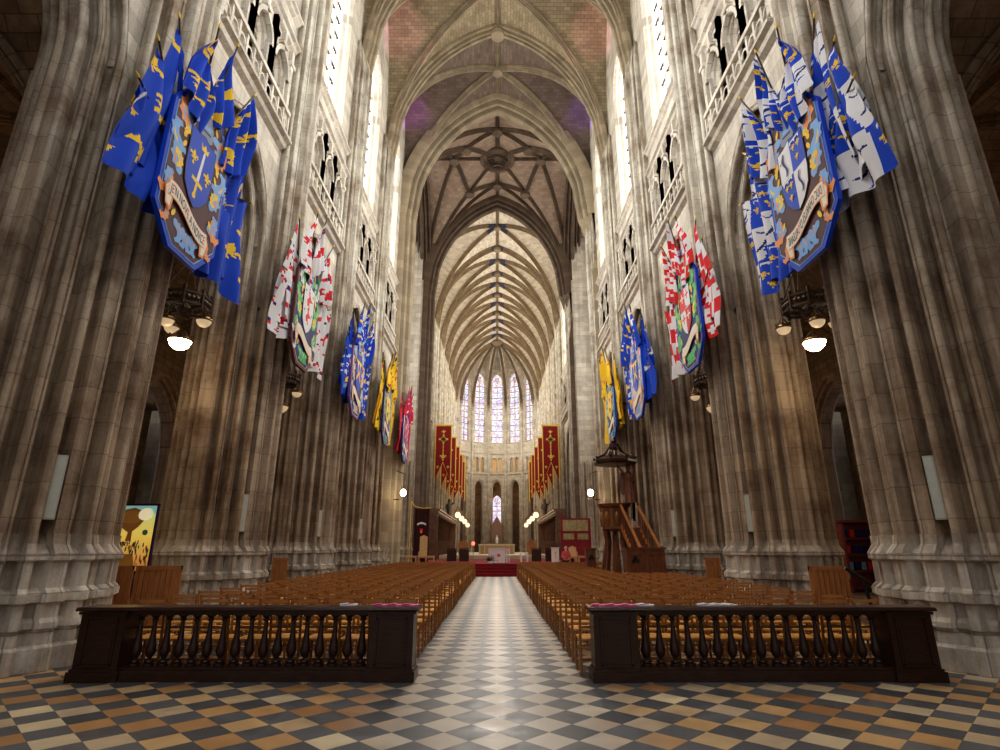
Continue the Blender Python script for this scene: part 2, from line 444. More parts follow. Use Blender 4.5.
# generic wall with openings; M(s,z,d)->3D
def ztop(op, s):
    if op.get('e') is None: return op['zs']
    x = abs(s-op['c']); return op['zs'] + math.sqrt(max(0, (op['h']+op['e'])**2 - (x+op['e'])**2))
def wall(mb, M, W, z0, z1, ops, jamb=.4, steps=None, s0=0, zstep=None):
    bs = {s0, W}
    for o in ops:
        N = 12 if o.get('e') is not None else 1
        for i in range(N+1): bs.add(round(o['c']-o['h']+2*o['h']*i/N, 5))
    bs = sorted(bs)
    for a, b in zip(bs, bs[1:]):
        mid = (a+b)/2; lo = z0; lob = z0
        cov = sorted([o for o in ops if abs(mid-o['c']) < o['h']], key=lambda o: o['z0'])
        fr = z0
        la = lb = z0
        for o in cov:
            if o['z0'] > la+1e-4:
                mb.face([M(a, la, 0), M(b, lb, 0), M(b, o['z0'], 0), M(a, o['z0'], 0)], [(a, la), (b, lb), (b, o['z0']), (a, o['z0'])])
            la, lb = ztop(o, a), ztop(o, b)
        mb.face([M(a, la, 0), M(b, lb, 0), M(b, z1, 0), M(a, z1, 0)], [(a, la), (b, lb), (b, z1), (a, z1)])
    for o in ops:
        st = o.get('steps') or [(0, 0), (0, jamb)]
        rows = []
        for off, d in st:
            q = dict(o); q['h'] = o['h']-off
            N = 12; base = o['z0']+(off if o['z0'] > .05 else 0)
            loop = [(q['c']-q['h'], base)]
            if o.get('e') is not None: loop += [(q['c']-q['h']+2*q['h']*i/N, ztop(q, q['c']-q['h']+2*q['h']*i/N)) for i in range(N+1)]
            else: loop += [(q['c']-q['h'], q['zs']-off), (q['c']+q['h'], q['zs']-off)]
            loop += [(q['c']+q['h'], base)]
            rows.append([M(s_, z_, d) for s_, z_ in loop])
        mb.grid(rows, lambda i, j: (i*.4, j*.35), close=True)
def op_fill(mb, M, o, d, inset=0):
    h = o['h']-inset; q = dict(o); q['h'] = h; N = 12
    for i in range(N):
        a = q['c']-h+2*h*i/N; b = a+2*h/N
        mb.face([M(a, o['z0'], d), M(b, o['z0'], d), M(b, ztop(q, b), d), M(a, ztop(q, a), d)], [(a, o['z0']), (b, o['z0']), (b, ztop(q, b)), (a, ztop(q, a))])
def mbar(mb, M, s, z, w, h, d, t):
    """box in wall coordinates centre s,z"""
    P = [M(s+i*w/2, z+j*h/2, d+k*t) for k in (0, 1) for j in (-1, 1) for i in (-1, 1)]
    for q in ((0,1,3,2),(4,6,7,5),(0,4,5,1),(2,3,7,6),(0,2,6,4),(1,5,7,3)): mb.face([P[i] for i in q])
def arcstrip(mb, M, c, h, e, zs, w, d, t, N=10, full=True):
    """raised pointed arch band in wall coords"""
    def curve(hh):
        q = {'c': c, 'h': hh, 'e': e, 'zs': zs}
        Rr = hh+e; th = math.acos(e/Rr)
        L = [(c+(-e+Rr*math.cos(th*i/N)), zs+Rr*math.sin(th*i/N)) for i in range(N+1)]
        return L + [(2*c-x, z) for x, z in L[::-1][1:]]
    o_, i_ = curve(h+w/2), curve(h-w/2)
    mb.grid([[M(s, z, d+t) for s, z in i_], [M(s, z, d) for s, z in i_], [M(s, z, d) for s, z in o_], [M(s, z, d+t) for s, z in o_]])
def window(M, o, d, glass, mull, nl=2, barstep=.9, frame=None, transoms=True, mw=.15):
    mb = MB(); h = o['h']; w = 2*h/nl
    for i in range(1, nl):
        s = o['c']-h+w*i; zt = o['zs'] + (0 if nl % 2 else 0)
        zt = min(ztop(o, s), o['zs']+ (0.1 if nl > 1 else 0))
        mbar(mb, M, s, (o['z0']+zt)/2, mw, zt-o['z0'], d-.18, .2)
    for i in range(nl):
        c = o['c']-h+w*(i+.5)
        arcstrip(mb, M, c, w/2-.02, w*.25, o['zs']-.35, mw*.8, d-.16, .16, 5)
    if nl > 1:      # roundel in the head
        zc_ = o['zs']+h*.62; rr = h*.33
        N = 14
        A = [(o['c']+(rr+mw/2)*math.cos(2*PI*k/N), zc_+(rr+mw/2)*math.sin(2*PI*k/N)) for k in range(N)]
        B = [(o['c']+(rr-mw/2)*math.cos(2*PI*k/N), zc_+(rr-mw/2)*math.sin(2*PI*k/N)) for k in range(N)]
        mb.grid([[M(s, z, d) for s, z in B], [M(s, z, d-.16) for s, z in B], [M(s, z, d-.16) for s, z in A], [M(s, z, d) for s, z in A]], close=True)
        for k in range(4):
            a = 2*PI*k/4; mbar(mb, M, o['c']+math.cos(a)*rr/2, zc_+math.sin(a)*rr/2, mw*.5 if k % 2 else rr, rr if k % 2 else mw*.5, d-.1, .1)
    root = struct(mb, nm('window'), mull)
    if transoms:
        mb = MB(); z = o['z0']+barstep
        while z < o['zs']:
            mbar(mb, M, o['c'], z, 2*h, .07, d-.12, .08); z += barstep
        mb.build('glazing_bars', M_void, root)
    mb = MB(); op_fill(mb, M, o, d)
    mb.build('pane', glass, root)
    return root

def string_course(mb, M, s0, s1, z, h=.28, p=.28):
    pr = [(0, -h/2), (-p*.45, -h*.3), (-p*.6, 0), (-p, h*.12), (-p, h*.4), (0, h/2)]
    mb.grid([[M(s0, z+b, a) for a, b in pr], [M(s1, z+b, a) for a, b in pr]])
    for s in (s0, s1): mb.face([M(s, z+b, a) for a, b in pr])

def upper_wall(side, y0, y1, mat, glass, sidename, nlight=3):
    half = (y1-y0)/2; yc = (y0+y1)/2
    wx = WX
    M = lambda s, z, d: (side*(wx+d), yc+s, z)
    no, e, zs = arch_params(half)
    mb = MB()
    clear = half - 1.05
    W = half
    # spandrel (opening without jamb)
    arch = {'c': 0, 'h': no, 'z0': 0, 'zs': zs, 'e': e, 'steps': [(0, 0), (0, .01)]}
    # arch opening to floor: wall from pier edge outwards
    n = max(3, int(round(clear/0.75)))
    ops = [arch]
    cell = 2*clear*.92/3
    tri = []
    for i in range(3):
        c = (i-1)*cell
        tri.append({'c': c, 'h': cell*.36, 'z0': 14.0, 'zs': 15.5, 'e': cell*.2, 'steps': [(-.0, 0), (.05, .08), (.05, .16), (.12, .24), (.12, .6)]})
    wh = clear*.5
    zw = 26.2 if half < 3.5 else 25.4
    win = {'c': 0, 'h': wh, 'z0': 18.3, 'zs': zw, 'e': wh*.6, 'steps': [(-.22, 0), (-.12, .16), (-.12, .24), (0, .40), (0, .62)]}
    big = dict(win); big['h'] = wh+.22; big['z0'] = 18.3
    ops2 = [arch] + tri + [big]
    big['steps'] = [(0, 0), (.10, .16), (.10, .24), (.22, .40), (.22, .8)]
    wall(mb, M, W, 8.0, 33.6, ops2, s0=-W)
    struct(mb, 'wall_' + sidename, mat, True, angle=25)
    # triforium trim
    mb = MB()
    string_course(mb, M, -clear-.05, clear+.05, 13.35, .34, .34)
    string_course(mb, M, -clear-.05, clear+.05, 16.95, .26, .26)
    string_course(mb, M, -clear-.05, clear+.05, 18.1, .26, .22)
    mbar(mb, M, 0, 14.42, 2*clear, .14, -.22, .16)          # rail of the gallery
    k = int(2*clear/.42)
    for i in range(k+1):
        s = -clear+2*clear*i/k
        mbar(mb, M, s, 13.94, .09, .86, -.18, .1)
        if i < k: arcstrip(mb, M, s+clear/k, clear/k*.8, .02, 13.95, .06, -.16, .07, 4)
    for i in range(3):
        c = (i-1)*cell
        arcstrip(mb, M, c, cell*.40, cell*.22, 15.45, .13, -.14, .14, 7)
        mbar(mb, M, c, 16.55, .12, .8, -.14, .14)
        mbar(mb, M, c, 16.35, .34, .12, -.16, .16)
        for q in (-1, 1):
            mbar(mb, M, c+q*cell*.5, 15.3, .16, 2.9, -.14, .14)
            mbar(mb, M, c+q*cell*.5, 16.2, .3, .14, -.18, .18)
            mbar(mb, M, c+q*cell*.36, 14.9, .09, 1.9, -.05, .1)
        mbar(mb, M, c, 14.85, .10, 1.5, .22, .12)
        for q in (-1, 1): arcstrip(mb, M, c+q*cell*.15, cell*.15, .03, 15.45, .07, .24, .1, 4)
    struct(mb, nm('trim'), mat)
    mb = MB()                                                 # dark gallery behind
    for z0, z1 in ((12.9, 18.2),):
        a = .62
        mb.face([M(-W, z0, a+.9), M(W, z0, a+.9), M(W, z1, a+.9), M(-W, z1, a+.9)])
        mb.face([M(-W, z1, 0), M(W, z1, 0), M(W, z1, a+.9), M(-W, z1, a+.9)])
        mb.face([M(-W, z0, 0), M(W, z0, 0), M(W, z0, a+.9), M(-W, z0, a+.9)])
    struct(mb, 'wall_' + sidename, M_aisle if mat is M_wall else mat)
    window(M, win, .62, glass, mat, nlight, .85)

# ribs: sweep a profile (w along B, d inward) along a curve in a vertical plane
def rib(mb, pts, B, prof, idx=None, midz=None):
    pts = [Vector(p) for p in pts]; B = Vector(B).normalized(); rows = []; s = 0; S = []
    for i, p in enumerate(pts):
        t = (pts[min(i+1, len(pts)-1)]-pts[max(i-1, 0)]).normalized()
        n = t.cross(B)
        if n.z > 0 or (abs(n.z) < 1e-3): n = n if n.z < 0 else -n
        rows.append([p + B*w + n*d for w, d in prof])
        S.append(s); s += (pts[min(i+1, len(pts)-1)]-p).length
    mb.grid(rows, lambda i, j: (j*.2, S[i] if i < len(S) else s))
def rprof(w, d, k=1):
    """moulded rib profile half-width w, depth d"""
    h = [(-w, -.05), (-w, d*.32), (-w*.86, d*.48), (-w*.74, d*.42), (-w*.70, d*.22), (-w*.56, d*.22), (-w*.52, d*.66), (-w*.40, d*.74), (-w*.34, d*.44), (-w*.24, d*.44), (-w*.2, d*.92), (0, d)]
    return h + [(-a, b) for a, b in h[::-1][1:]]
AW = WX + .02
def vault_bay(side_mats, y0, y1, mat, ribmat, trans=None, blue=False, n=12, aw=AW, zs=ZV0, zh=ZVH, xc=0, name='ceiling', ribs=(.22, .32), mat2=None):
    b = (y1-y0)/2; yc = (y0+y1)/2
    mb = MB()
    def z(i, j): return zs + zh*max(g(i/n), g(j/n))
    def al(i, a):                # arc length approx
        s = 0
        for k in range(abs(i)):
            s += math.hypot(a/n, zh*(g((k+1)/n)-g(k/n)))
        return s*(1 if i > 0 else -1)
    LA = {i: al(i, aw) for i in range(-n, n+1)}; LB = {i: al(i, b) for i in range(-n, n+1)}
    for i in range(-n, n):
        for j in range(-n, n):
            c = [(i, j), (i+1, j), (i+1, j+1), (i, j+1)]
            ci, cj = abs(i+.5), abs(j+.5)
            tris = [c]
            if abs(ci-cj) < .01:
                if (i+.5)*(j+.5) > 0: tris = [[c[0], c[1], c[2]], [c[0], c[2], c[3]]]
                else: tris = [[c[0], c[1], c[3]], [c[1], c[2], c[3]]]
            for t in tris:
                mi = sum(abs(q[0]) for q in t)/len(t); mj = sum(abs(q[1]) for q in t)/len(t)
                P = [(xc+aw*q[0]/n, yc+b*q[1]/n, z(*q)) for q in t]
                U = [(b*q[1]/n, LA[q[0]]) if mi < mj else (aw*q[0]/n, LB[q[1]]) for q in t]
                mb.m = 1 if (mat2 and mi > mj) else 0
                mb.face(P, U)
    struct(mb, name, [mat, mat2 or mat])
    # diagonals and ridge
    mb = MB()
    N = 20
    for sx in (-1, 1):
        for q in (-1, 1):
            pts = [(xc+sx*aw*(1-t/N), yc+q*b*(1-t/N), zs+zh*g(1-t/N)-.02) for t in range(N+1)]
            d = Vector((sx*aw, q*b, 0)).normalized(); B = Vector((-d.y, d.x, 0))
            if blue: 
                mb.m = 0; rib(mb, pts[:18], B, rprof(*ribs)); mb.m = 1; rib(mb, pts[17:], B, rprof(*ribs)); mb.m = 0
            else: rib(mb, pts, B, rprof(*ribs))
    rib(mb, [(xc, y0, zs+zh-.02), (xc, y1, zs+zh-.02)], (1, 0, 0), rprof(ribs[0]*.75, ribs[1]*.8))
    mb.lathe([(.12, -.55), (.34, -.5), (.36, -.3), (.3, -.2)], (xc, yc, zs+zh), 14)
    struct(mb, nm('trim'), [ribmat, M_ribblue])
def trans_rib(y, mat, w=.42, d=.55, aw=AW, blue=False, zs=ZV0, zh=ZVH, xc=0, boss=True):
    mb = MB(); N = 18
    for sx in (-1, 1):
        pts = [(xc+sx*aw*(1-t/N), y, zs+zh*g(1-t/N)) for t in range(N+1)]
        if blue:
            rib(mb, pts[:17], (0, 1, 0), rprof(w, d)); mb.m = 1; rib(mb, pts[16:], (0, 1, 0), rprof(w*.9, d*1.02)); mb.m = 0
        else: rib(mb, pts, (0, 1, 0), rprof(w, d))
    if boss: mb.lathe([(.15, -d-.14), (.42, -d-.1), (.46, -d+.1), (.4, -d+.25)], (xc, y, zs+zh), 16)
    struct(mb, nm('trim'), [mat, M_ribblue], True, angle=30)

# ------------------------------------------------------------------ floor
mb = MB(); mb.face([(-24, -8, 0), (24, -8, 0), (24, 100, 0), (-24, 100, 0)])
struct(mb, 'floor', M_floor)

# ------------------------------------------------------------------ nave
PZ = arch_params(3.15)[2]
LP = ['nearest the camera, west of the frame', 'rising right behind the balustrade, nearest', 'second from the camera, carrying the second heraldic shield', 'third from the camera, carrying the third heraldic shield',
      'fourth from the camera, with yellow flags on it', 'at the near corner of the crossing']
for side, sn in ((-1, 'left'), (1, 'right')):
    for k, y in enumerate(NAVE_Y):
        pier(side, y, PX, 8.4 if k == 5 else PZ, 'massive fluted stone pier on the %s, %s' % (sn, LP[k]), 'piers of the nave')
    for k in range(5):
        y0, y1 = NAVE_Y[k], NAVE_Y[k+1]
        arcade_arch(side, y0, y1, PX, PZ if k < 4 else 8.4, M_pier, M_wall)
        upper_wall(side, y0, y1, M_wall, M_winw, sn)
for k in range(5):
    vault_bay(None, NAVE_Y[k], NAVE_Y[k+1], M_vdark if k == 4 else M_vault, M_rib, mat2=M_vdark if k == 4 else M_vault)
for k, y in enumerate(NAVE_Y[:-1]): trans_rib(y, M_rib, .40, .6)
# crossing arches (thick)
def crossing_arch(y, mat):
    mb = MB(); N = 20; aw = AW
    h_ = [(-1.0, -.4), (-1.0, .22), (-.9, .42), (-.8, .42), (-.76, .12), (-.64, .12), (-.6, .62), (-.48, .72), (-.42, .3), (-.3, .3), (-.26, .9), (-.12, 1.0), (0, 1.0)]
    prof = h_ + [(-a, b) for a, b in h_[::-1][1:]]
    for sx in (-1, 1):
        pts = [(sx*aw*(1-t/N), y, ZV0+ZVH*g(1-t/N)) for t in range(N+1)]
        pts = [(sx*aw, y, .1), (sx*aw, y, 19)] + pts
        rib(mb, pts, (0, 1, 0), prof)
    struct(mb, nm('trim'), mat, True, angle=30)
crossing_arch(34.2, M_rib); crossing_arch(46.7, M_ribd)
# crossing vault
def crossing():
    n = 14; ya, yb = 34.2, 46.7; b = (yb-ya)/2; yc = (ya+yb)/2; aw = AW
    mb = MB()
    zf = lambda x, y: ZV0+ZVH*max(g(x/aw), g((y-yc)/b))
    for i in range(-n, n):
        for j in range(-n, n):
            c = [(i, j), (i+1, j), (i+1, j+1), (i, j+1)]
            tris = [c]
            if abs(abs(i+.5)-abs(j+.5)) < .01:
                tris = [[c[0], c[1], c[2]], [c[0], c[2], c[3]]] if (i+.5)*(j+.5) > 0 else [[c[0], c[1], c[3]], [c[1], c[2], c[3]]]
            for t in tris:
                P = [(aw*q[0]/n, yc+b*q[1]/n, 0) for q in t]
                P = [(x, y, zf(x, y)) for x, y, _ in P]
                if (sum(p[0] for p in P)/len(P))**2+(sum(p[1] for p in P)/len(P)-yc)**2 < 1.0: continue
                mb.face(P, [(x, y) for x, y, _ in P])
    struct(mb, 'ceiling', M_vcross)
    mb = MB()
    def line(p, q, w=.17, d=.3, N=10):
        p = Vector(p); q = Vector(q)
        pts = []
        for t in range(N+1):
            r = p.lerp(q, t/N); pts.append((r.x, r.y, zf(r.x, r.y)-.01))
        dd = (q-p).normalized(); rib(mb, pts, (-dd.y, dd.x, 0), rprof(w, d))
    C = Vector((0, yc)); ax = {}
    for q in ((1, 0), (-1, 0), (0, 1), (0, -1)):
        ax[q] = Vector((q[0]*3.7, yc+q[1]*3.5)); 
        line((q[0]*1.2, yc+q[1]*1.2), ax[q]); line(ax[q], (q[0]*aw, yc+q[1]*b), .15)
    for sx in (-1, 1):
        for sy in (-1, 1):
            d = Vector((sx*2.5, yc+sy*2.9)); corner = Vector((sx*aw, yc+sy*b))
            line((sx*.85, yc+sy*.9), d); line(d, corner, .2, .34, 14)
            line(d, ax[(sx, 0)]); line(d, ax[(0, sy)])
            line(ax[(sx, 0)], corner, .16, .3, 14); line(ax[(0, sy)], corner, .16, .3, 14)
            mb.lathe([(.2, -.55), (.42, -.5), (.45, -.3), (.35, -.1)], (d.x, d.y, zf(d.x, d.y)), 14)
    for q, p in ax.items(): mb.lathe([(.2, -.55), (.42, -.5), (.45, -.3), (.35, -.1)], (p.x, p.y, zf(p.x, p.y)), 14)
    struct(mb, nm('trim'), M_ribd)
    mb = MB()
    N = 28
    pr = [(1.5, .1), (1.5, -.35), (1.38, -.5), (1.2, -.42), (1.12, -.5), (1.05, -.3), (1.05, .9)]
    mb.grid([[(r*math.cos(2*PI*k/N), yc+r*math.sin(2*PI*k/N), ZV0+ZVH+z) for k in range(N)] for r, z in pr], close=True)
    mb.face([(1.05*math.cos(2*PI*k/N), yc+1.05*math.sin(2*PI*k/N), ZV0+ZVH+.1) for k in range(N)])
    for k in range(12):
        a = 2*PI*k/12; mb.bar((.25*math.cos(a), yc+.25*math.sin(a), ZV0+ZVH+.02), (.95*math.cos(a+.5), yc+.95*math.sin(a+.5), ZV0+ZVH+.02), .07)
    mb.lathe([(.3, -.1), (.3, .1)], (0, yc, ZV0+ZVH), 12)
    struct(mb, nm('trim'), M_ribd)
crossing()
# transept arms
for side, sn in ((-1, 'left'), (1, 'right')):
    for yy, q in ((34.2, 1), (46.7, -1)):
        mb = MB(); M = lambda s, z, d: (side*(6.75+s), yy+q*(1.2-d), z)
        wall(mb, M, 15.6, 0, 34, [{'c': 6.05, 'h': 1.9, 'z0': 0, 'zs': 8, 'e': .9, 'steps': [(0, 0), (.3, .5), (.3, 1)]}, {'c': 12.05, 'h': 1.9, 'z0': 0, 'zs': 8, 'e': .9, 'steps': [(0, 0), (.3, .5), (.3, 1)]}])
        struct(mb, 'wall_' + sn, M_wall)
        mb = MB(); M2 = lambda s, z, d: (side*(8.6+s), yy+q*1.21, z)
        # crossing corner shafts toward transept
        mb.box((side*8.9, yy+q*.75, 17), (1.6, 1.2, 34)); struct(mb, 'wall_' + sn, M_pier)
    mb = MB(); M = lambda s, z, d: (side*(22.3+d), 40.45+s, z)
    wo = {'c': 0, 'h': 3, 'z0': 12, 'zs': 22, 'e': 2}
    wall(mb, M, 6.3, 0, 34, [wo], s0=-6.3); struct(mb, 'wall_' + sn, M_wall)
    window(M, wo, .4, M_winw, M_wall, 4, 1.2)
    N = 16; mb = MB()
    rows = [[(side*x, 40.45+6.25*t/N, ZV0+ZVH*g(t/N)) for t in range(-N, N+1)] for x in (AW, 12, 17, 22.4)]
    mb.grid(rows, lambda i, j: (i*5, j*.6)); struct(mb, 'ceiling', M_vcross)
    mb = MB()      # arch ring over the transept opening
    for sy in (-1, 1):
        pts = [(side*(AW+.2), 40.45+sy*6.25*(1-t/N), ZV0+ZVH*g(1-t/N)) for t in range(N+1)]
        rib(mb, pts, (1, 0, 0), rprof(.8, .8))
    struct(mb, nm('trim'), M_ribd)

# ------------------------------------------------------------------ aisles of the nave
AX0, AX1 = PX+WV-.02, 15.2
def aisle_side(side, sn):
    # ribs and vaults of the inner aisle
    xc = side*(AX0+AX1)/2; aw = (AX1-AX0)/2
    for k in range(5):
        y0, y1 = NAVE_Y[k], NAVE_Y[k+1]
        vault_bay(None, y0, y1, M_aisle, M_aisle, n=8, aw=aw, zs=7.6, zh=4.6, xc=xc, ribs=(.16, .22))
        trans_rib(y1, M_aisle, .3, .35, aw=aw, zs=7.6, zh=4.6, xc=xc, boss=False)
        yc = (y0+y1)/2
        # outer arcade
        mb = MB(); M = lambda s, z, d: (side*(AX1+d), yc+s, z)
        o = {'c': 0, 'h': 2.35, 'z0': 0, 'zs': 6.0, 'e': 1.1, 'steps': [(0, 0), (.1, .05), (.12, .2), (.25, .22), (.27, .4), (.42, .42), (.44, .6), (.44, .9), (.2, 1.1)]}
        wall(mb, M, 3.15, 0, 12.4, [o], s0=-3.15); struct(mb, 'wall_' + sn, M_aisle, True, angle=25)
        # half-shafts on the outer arcade
        mb = MB()
        for q, r in ((0, .2), (-.32, .11), (.32, .11)): mb.tube([(side*(AX1-.02), y0+q, 0), (side*(AX1-.02), y0+q, 8)], r, 10)
        struct(mb, nm('trim'), M_aisle, True)
        # inner arcade, aisle side above arches
        mb = MB(); M = lambda s, z, d: (side*(AX0-.0-d), yc+s, z)
        no, e, zs = arch_params(3.15)
        wall(mb, M, 3.15, 8.4, 13.4, [{'c': 0, 'h': no, 'z0': 0, 'zs': zs, 'e': e, 'steps': [(0, 0), (0, .01)]}], s0=-3.15)
        struct(mb, 'wall_' + sn, M_aisle)
        # outer aisle wall with window
        mb = MB(); M = lambda s, z, d: (side*(21.6+d), yc+s, z)
        o = {'c': 0, 'h': 1.5, 'z0': 3.0, 'zs': 6.8, 'e': .9}
        wall(mb, M, 3.15, 0, 12, [o], s0=-3.15); struct(mb, 'wall_' + sn, M_aisle)
        window(M, o, .35, M_win2, M_aisle, 3, .6)
        mb = MB(); mb.face([(side*(AX1+.8), y0, 9.8), (side*21.8, y0, 9.8), (side*21.8, y1, 9.8), (side*(AX1+.8), y1, 9.8)]); struct(mb, 'ceiling', M_aisle)
    # closing wall at the west (behind the camera) and toward the transept
    for yy in (2.7,):
        mb = MB(); mb.face([(side*AX0, yy, 0), (side*22, yy, 0), (side*22, yy, 13), (side*AX0, yy, 13)]); struct(mb, 'wall_' + sn, M_aisle)
for side, sn in ((-1, 'left'), (1, 'right')): aisle_side(side, sn)

# ------------------------------------------------------------------ choir
for side, sn in ((-1, 'left'), (1, 'right')):
    for k, y in enumerate(CHOIR_Y[:-1]):
        pier(side, y, PX, arch_params((CHOIR_Y[1]-CHOIR_Y[0])/2)[2], 'pale fluted stone pier of the choir, %s side, %s beyond the crossing' % (sn, ORD[k+1]), 'piers of the choir', matp=M_choir, matl=M_choir)
    for k in range(len(CHOIR_Y)-1):
        y0, y1 = CHOIR_Y[k], CHOIR_Y[k+1]
        arcade_arch(side, y0, y1, PX, arch_params((CHOIR_Y[1]-CHOIR_Y[0])/2)[2], M_choir, M_choir)
        upper_wall(side, y0, y1, M_choir, M_winw, sn, 3)
for k in range(len(CHOIR_Y)-1):
    vault_bay(None, CHOIR_Y[k], CHOIR_Y[k+1], M_vchoir, M_ribc, blue=True, ribs=(.2, .34))
for y in CHOIR_Y[1:-1]: trans_rib(y, M_ribc, .36, .5, blue=True)
# apse
NS = 7; RA = AW/math.cos(PI/14)  # vertex radius
RA = AW
def apt(a, r): return (r*math.sin(a), AY+r*math.cos(a))
HA = PI/14
verts = [-PI/2+2*HA*i for i in range(NS+1)]
n = 10
for i in range(NS):
    ac = (verts[i]+verts[i+1])/2
    p0, p1 = Vector(apt(verts[i], RA)), Vector(apt(verts[i+1], RA)); L = (p1-p0).length; d = (p1-p0)/L
    nrm = Vector((math.sin(ac), math.cos(ac)))
    M = lambda s, z, dd: (p0.x+(p1.x-p0.x)*0+d.x*(s+L/2)+nrm.x*dd, p0.y+d.y*(s+L/2)+nrm.y*dd, z)
    mb = MB()
    g_op = {'c': 0, 'h': .82, 'z0': 0, 'zs': 10.9, 'e': .5, 'steps': [(0, 0), (.06, .08), (.08, .2), (.16, .22), (.16, .8)]}
    t_op = [{'c': q, 'h': .36, 'z0': 13.3, 'zs': 15.2, 'e': .2, 'steps': [(0, 0), (.06, .1), (.06, .5)]} for q in (-.47, .47)]
    w_op = {'c': 0, 'h': .86, 'z0': 18.2, 'zs': 28.6, 'e': .7, 'steps': [(-.1, 0), (0, .2), (0, .5)]}
    wall(mb, M, L/2, 0, 33.4, [g_op]+t_op+[w_op], s0=-L/2); struct(mb, 'wall_back', M_choir)
    mb = MB(); string_course(mb, M, -L/2, L/2, 12.95, .3, .25); string_course(mb, M, -L/2, L/2, 16.3, .25, .22); string_course(mb, M, -L/2, L/2, 18.05, .25, .22)
    for q in (-.47, 0, .47): mbar(mb, M, q, 14.2, .1, 1.9, -.02, .2)
    for q in (-.47, .47): arcstrip(mb, M, q, .4, .22, 15.2, .1, -.08, .1, 5)
    arcstrip(mb, M, 0, .98, .6, 10.9, .2, -.12, .14, 8)
    struct(mb, nm('trim'), M_choir)
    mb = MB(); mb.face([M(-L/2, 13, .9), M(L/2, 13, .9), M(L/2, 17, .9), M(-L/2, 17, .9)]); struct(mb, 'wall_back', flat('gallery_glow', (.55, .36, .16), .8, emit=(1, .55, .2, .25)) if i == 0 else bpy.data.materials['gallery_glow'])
    window(M, w_op, .45, M_winap, M_choir, 2, .95, mw=.1)
    # vault sector
    mb = MB()
    rows = []
    for a in range(-n, n+1):
        th = ac+HA*a/n; Rm = RA*math.cos(HA)/math.cos(HA*a/n)
        rows.append([(*apt(th, Rm*r/n), ZV0+ZVH*max(g(r/n), g(a/n))) for r in range(0, n+1)])
    mb.grid(rows, lambda i_, j_: (j_*.6, i_*.3)); struct(mb, 'ceiling', M_vchoir)
mb = MB()
for i, a in enumerate(verts):
    N = 18
    pts = [(*apt(a, RA*(1-t/N)), ZV0+ZVH*g(1-t/N)-.03) for t in range(N+1)]
    B = (math.cos(a), -math.sin(a), 0)
    mb.m = 0; rib(mb, pts[:16], B, rprof(.2, .42)); mb.m = 1; rib(mb, pts[15:], B, rprof(.2, .42))
mb.m = 0
mb.lathe([(.2, -.9), (.5, -.85), (.95, -.55), (.9, -.2)], (0, AY, ZV0+ZVH), 16)
struct(mb, nm('trim'), [M_ribc, M_ribblue])
APL = ['leftmost', 'second from the left', 'third from the left', 'just left of the central window', 'just right of the central window', 'third from the right', 'second from the right', 'rightmost']
for i, a in enumerate(verts):
    e = empty('apse_column', (*apt(a, RA-.08), 0), 'tall slender column between the apse windows, ' + APL[i], 'column', 'columns of the apse')
    mb = MB(); mb.lathe([(.55, 0), (.55, .4), (.45, .5), (.5, .9), (.38, 1.1)], (0, 0, 0), 12); mb.build('base', M_choir, e, True)
    mb = MB()
    dv = Vector((-math.sin(a), -math.cos(a))); tv = Vector((dv.y, -dv.x))
    for fw, sd, r in ((.12, 0, .17), (-.02, .24, .10), (-.02, -.24, .10), (-.1, .38, .07), (-.1, -.38, .07)):
        p = dv*fw+tv*sd; mb.tube([(p.x, p.y, 1), (p.x, p.y, ZV0+1)], r, 10)
    mb.build('shaft', M_choir, e, True)
# ambulatory / choir aisle enclosure
mb = MB()
RO = 13.2
for side in (-1, 1):
    mb.face([(side*RO, 47.9, 0), (side*RO, AY, 0), (side*RO, AY, 13.2), (side*RO, 47.9, 13.2)])
    mb.face([(side*9, 47.9, 0), (side*RO, 47.9, 0), (side*RO, 47.9, 13.2), (side*9, 47.9, 13.2)])
    mb.face([(side*6.8, 46.8, 12.9), (side*RO, 46.8, 12.9), (side*RO, AY, 12.9), (side*6.8, AY, 12.9)])
N = 28
arcp = [apt(-PI/2+PI*i/N, RO) for i in range(N+1)]; arci = [apt(-PI/2+PI*i/N, RA-.0) for i in range(N+1)]
for i in range(N):
    (x0, y0), (x1, y1) = arcp[i], arcp[i+1]; (a0, b0), (a1, b1) = arci[i], arci[i+1]
    mb.face([(x0, y0, 0), (x1, y1, 0), (x1, y1, 13.2), (x0, y0, 13.2)])
    mb.face([(x0, y0, 12.9), (x1, y1, 12.9), (a1, b1, 12.9), (a0, b0, 12.9)])
struct(mb, 'wall_back', M_aisle)
for a, w, z0, zs in ((0, .8, 5.2, 9), (-.42, .28, 3.6, 8.5), (.42, .28, 3.6, 8.5), (-.9, .5, 4, 9), (.9, .5, 4, 9), (-.66, .3, 4, 9), (.66, .3, 4, 9)):
    x, y = apt(a, RO-.3); M = lambda s, z, d: (x+math.cos(a)*s+math.sin(a)*d, y-math.sin(a)*s+math.cos(a)*d, z)
    window(M, {'c': 0, 'h': w, 'z0': z0, 'zs': zs, 'e': w*.6}, .1, M_winap, M_choir, 2, .8, mw=.08)
for side in (-1, 1):
    for k in range(1, 6):
        yc = (CHOIR_Y[k]+CHOIR_Y[k+1])/2 if k < 6 else 0
        M = lambda s, z, d: (side*(RO-.3+d), yc+s, z)
        window(M, {'c': 0, 'h': 1.0, 'z0': 4, 'zs': 8.5, 'e': .6}, .1, M_winap, M_choir, 2, .8)

M_carpet2 = flat('banner_red', (.30, .012, .012), .8, var=.2)
M_globe = emis('globe_glow', (1, .74, .46), 1.5)
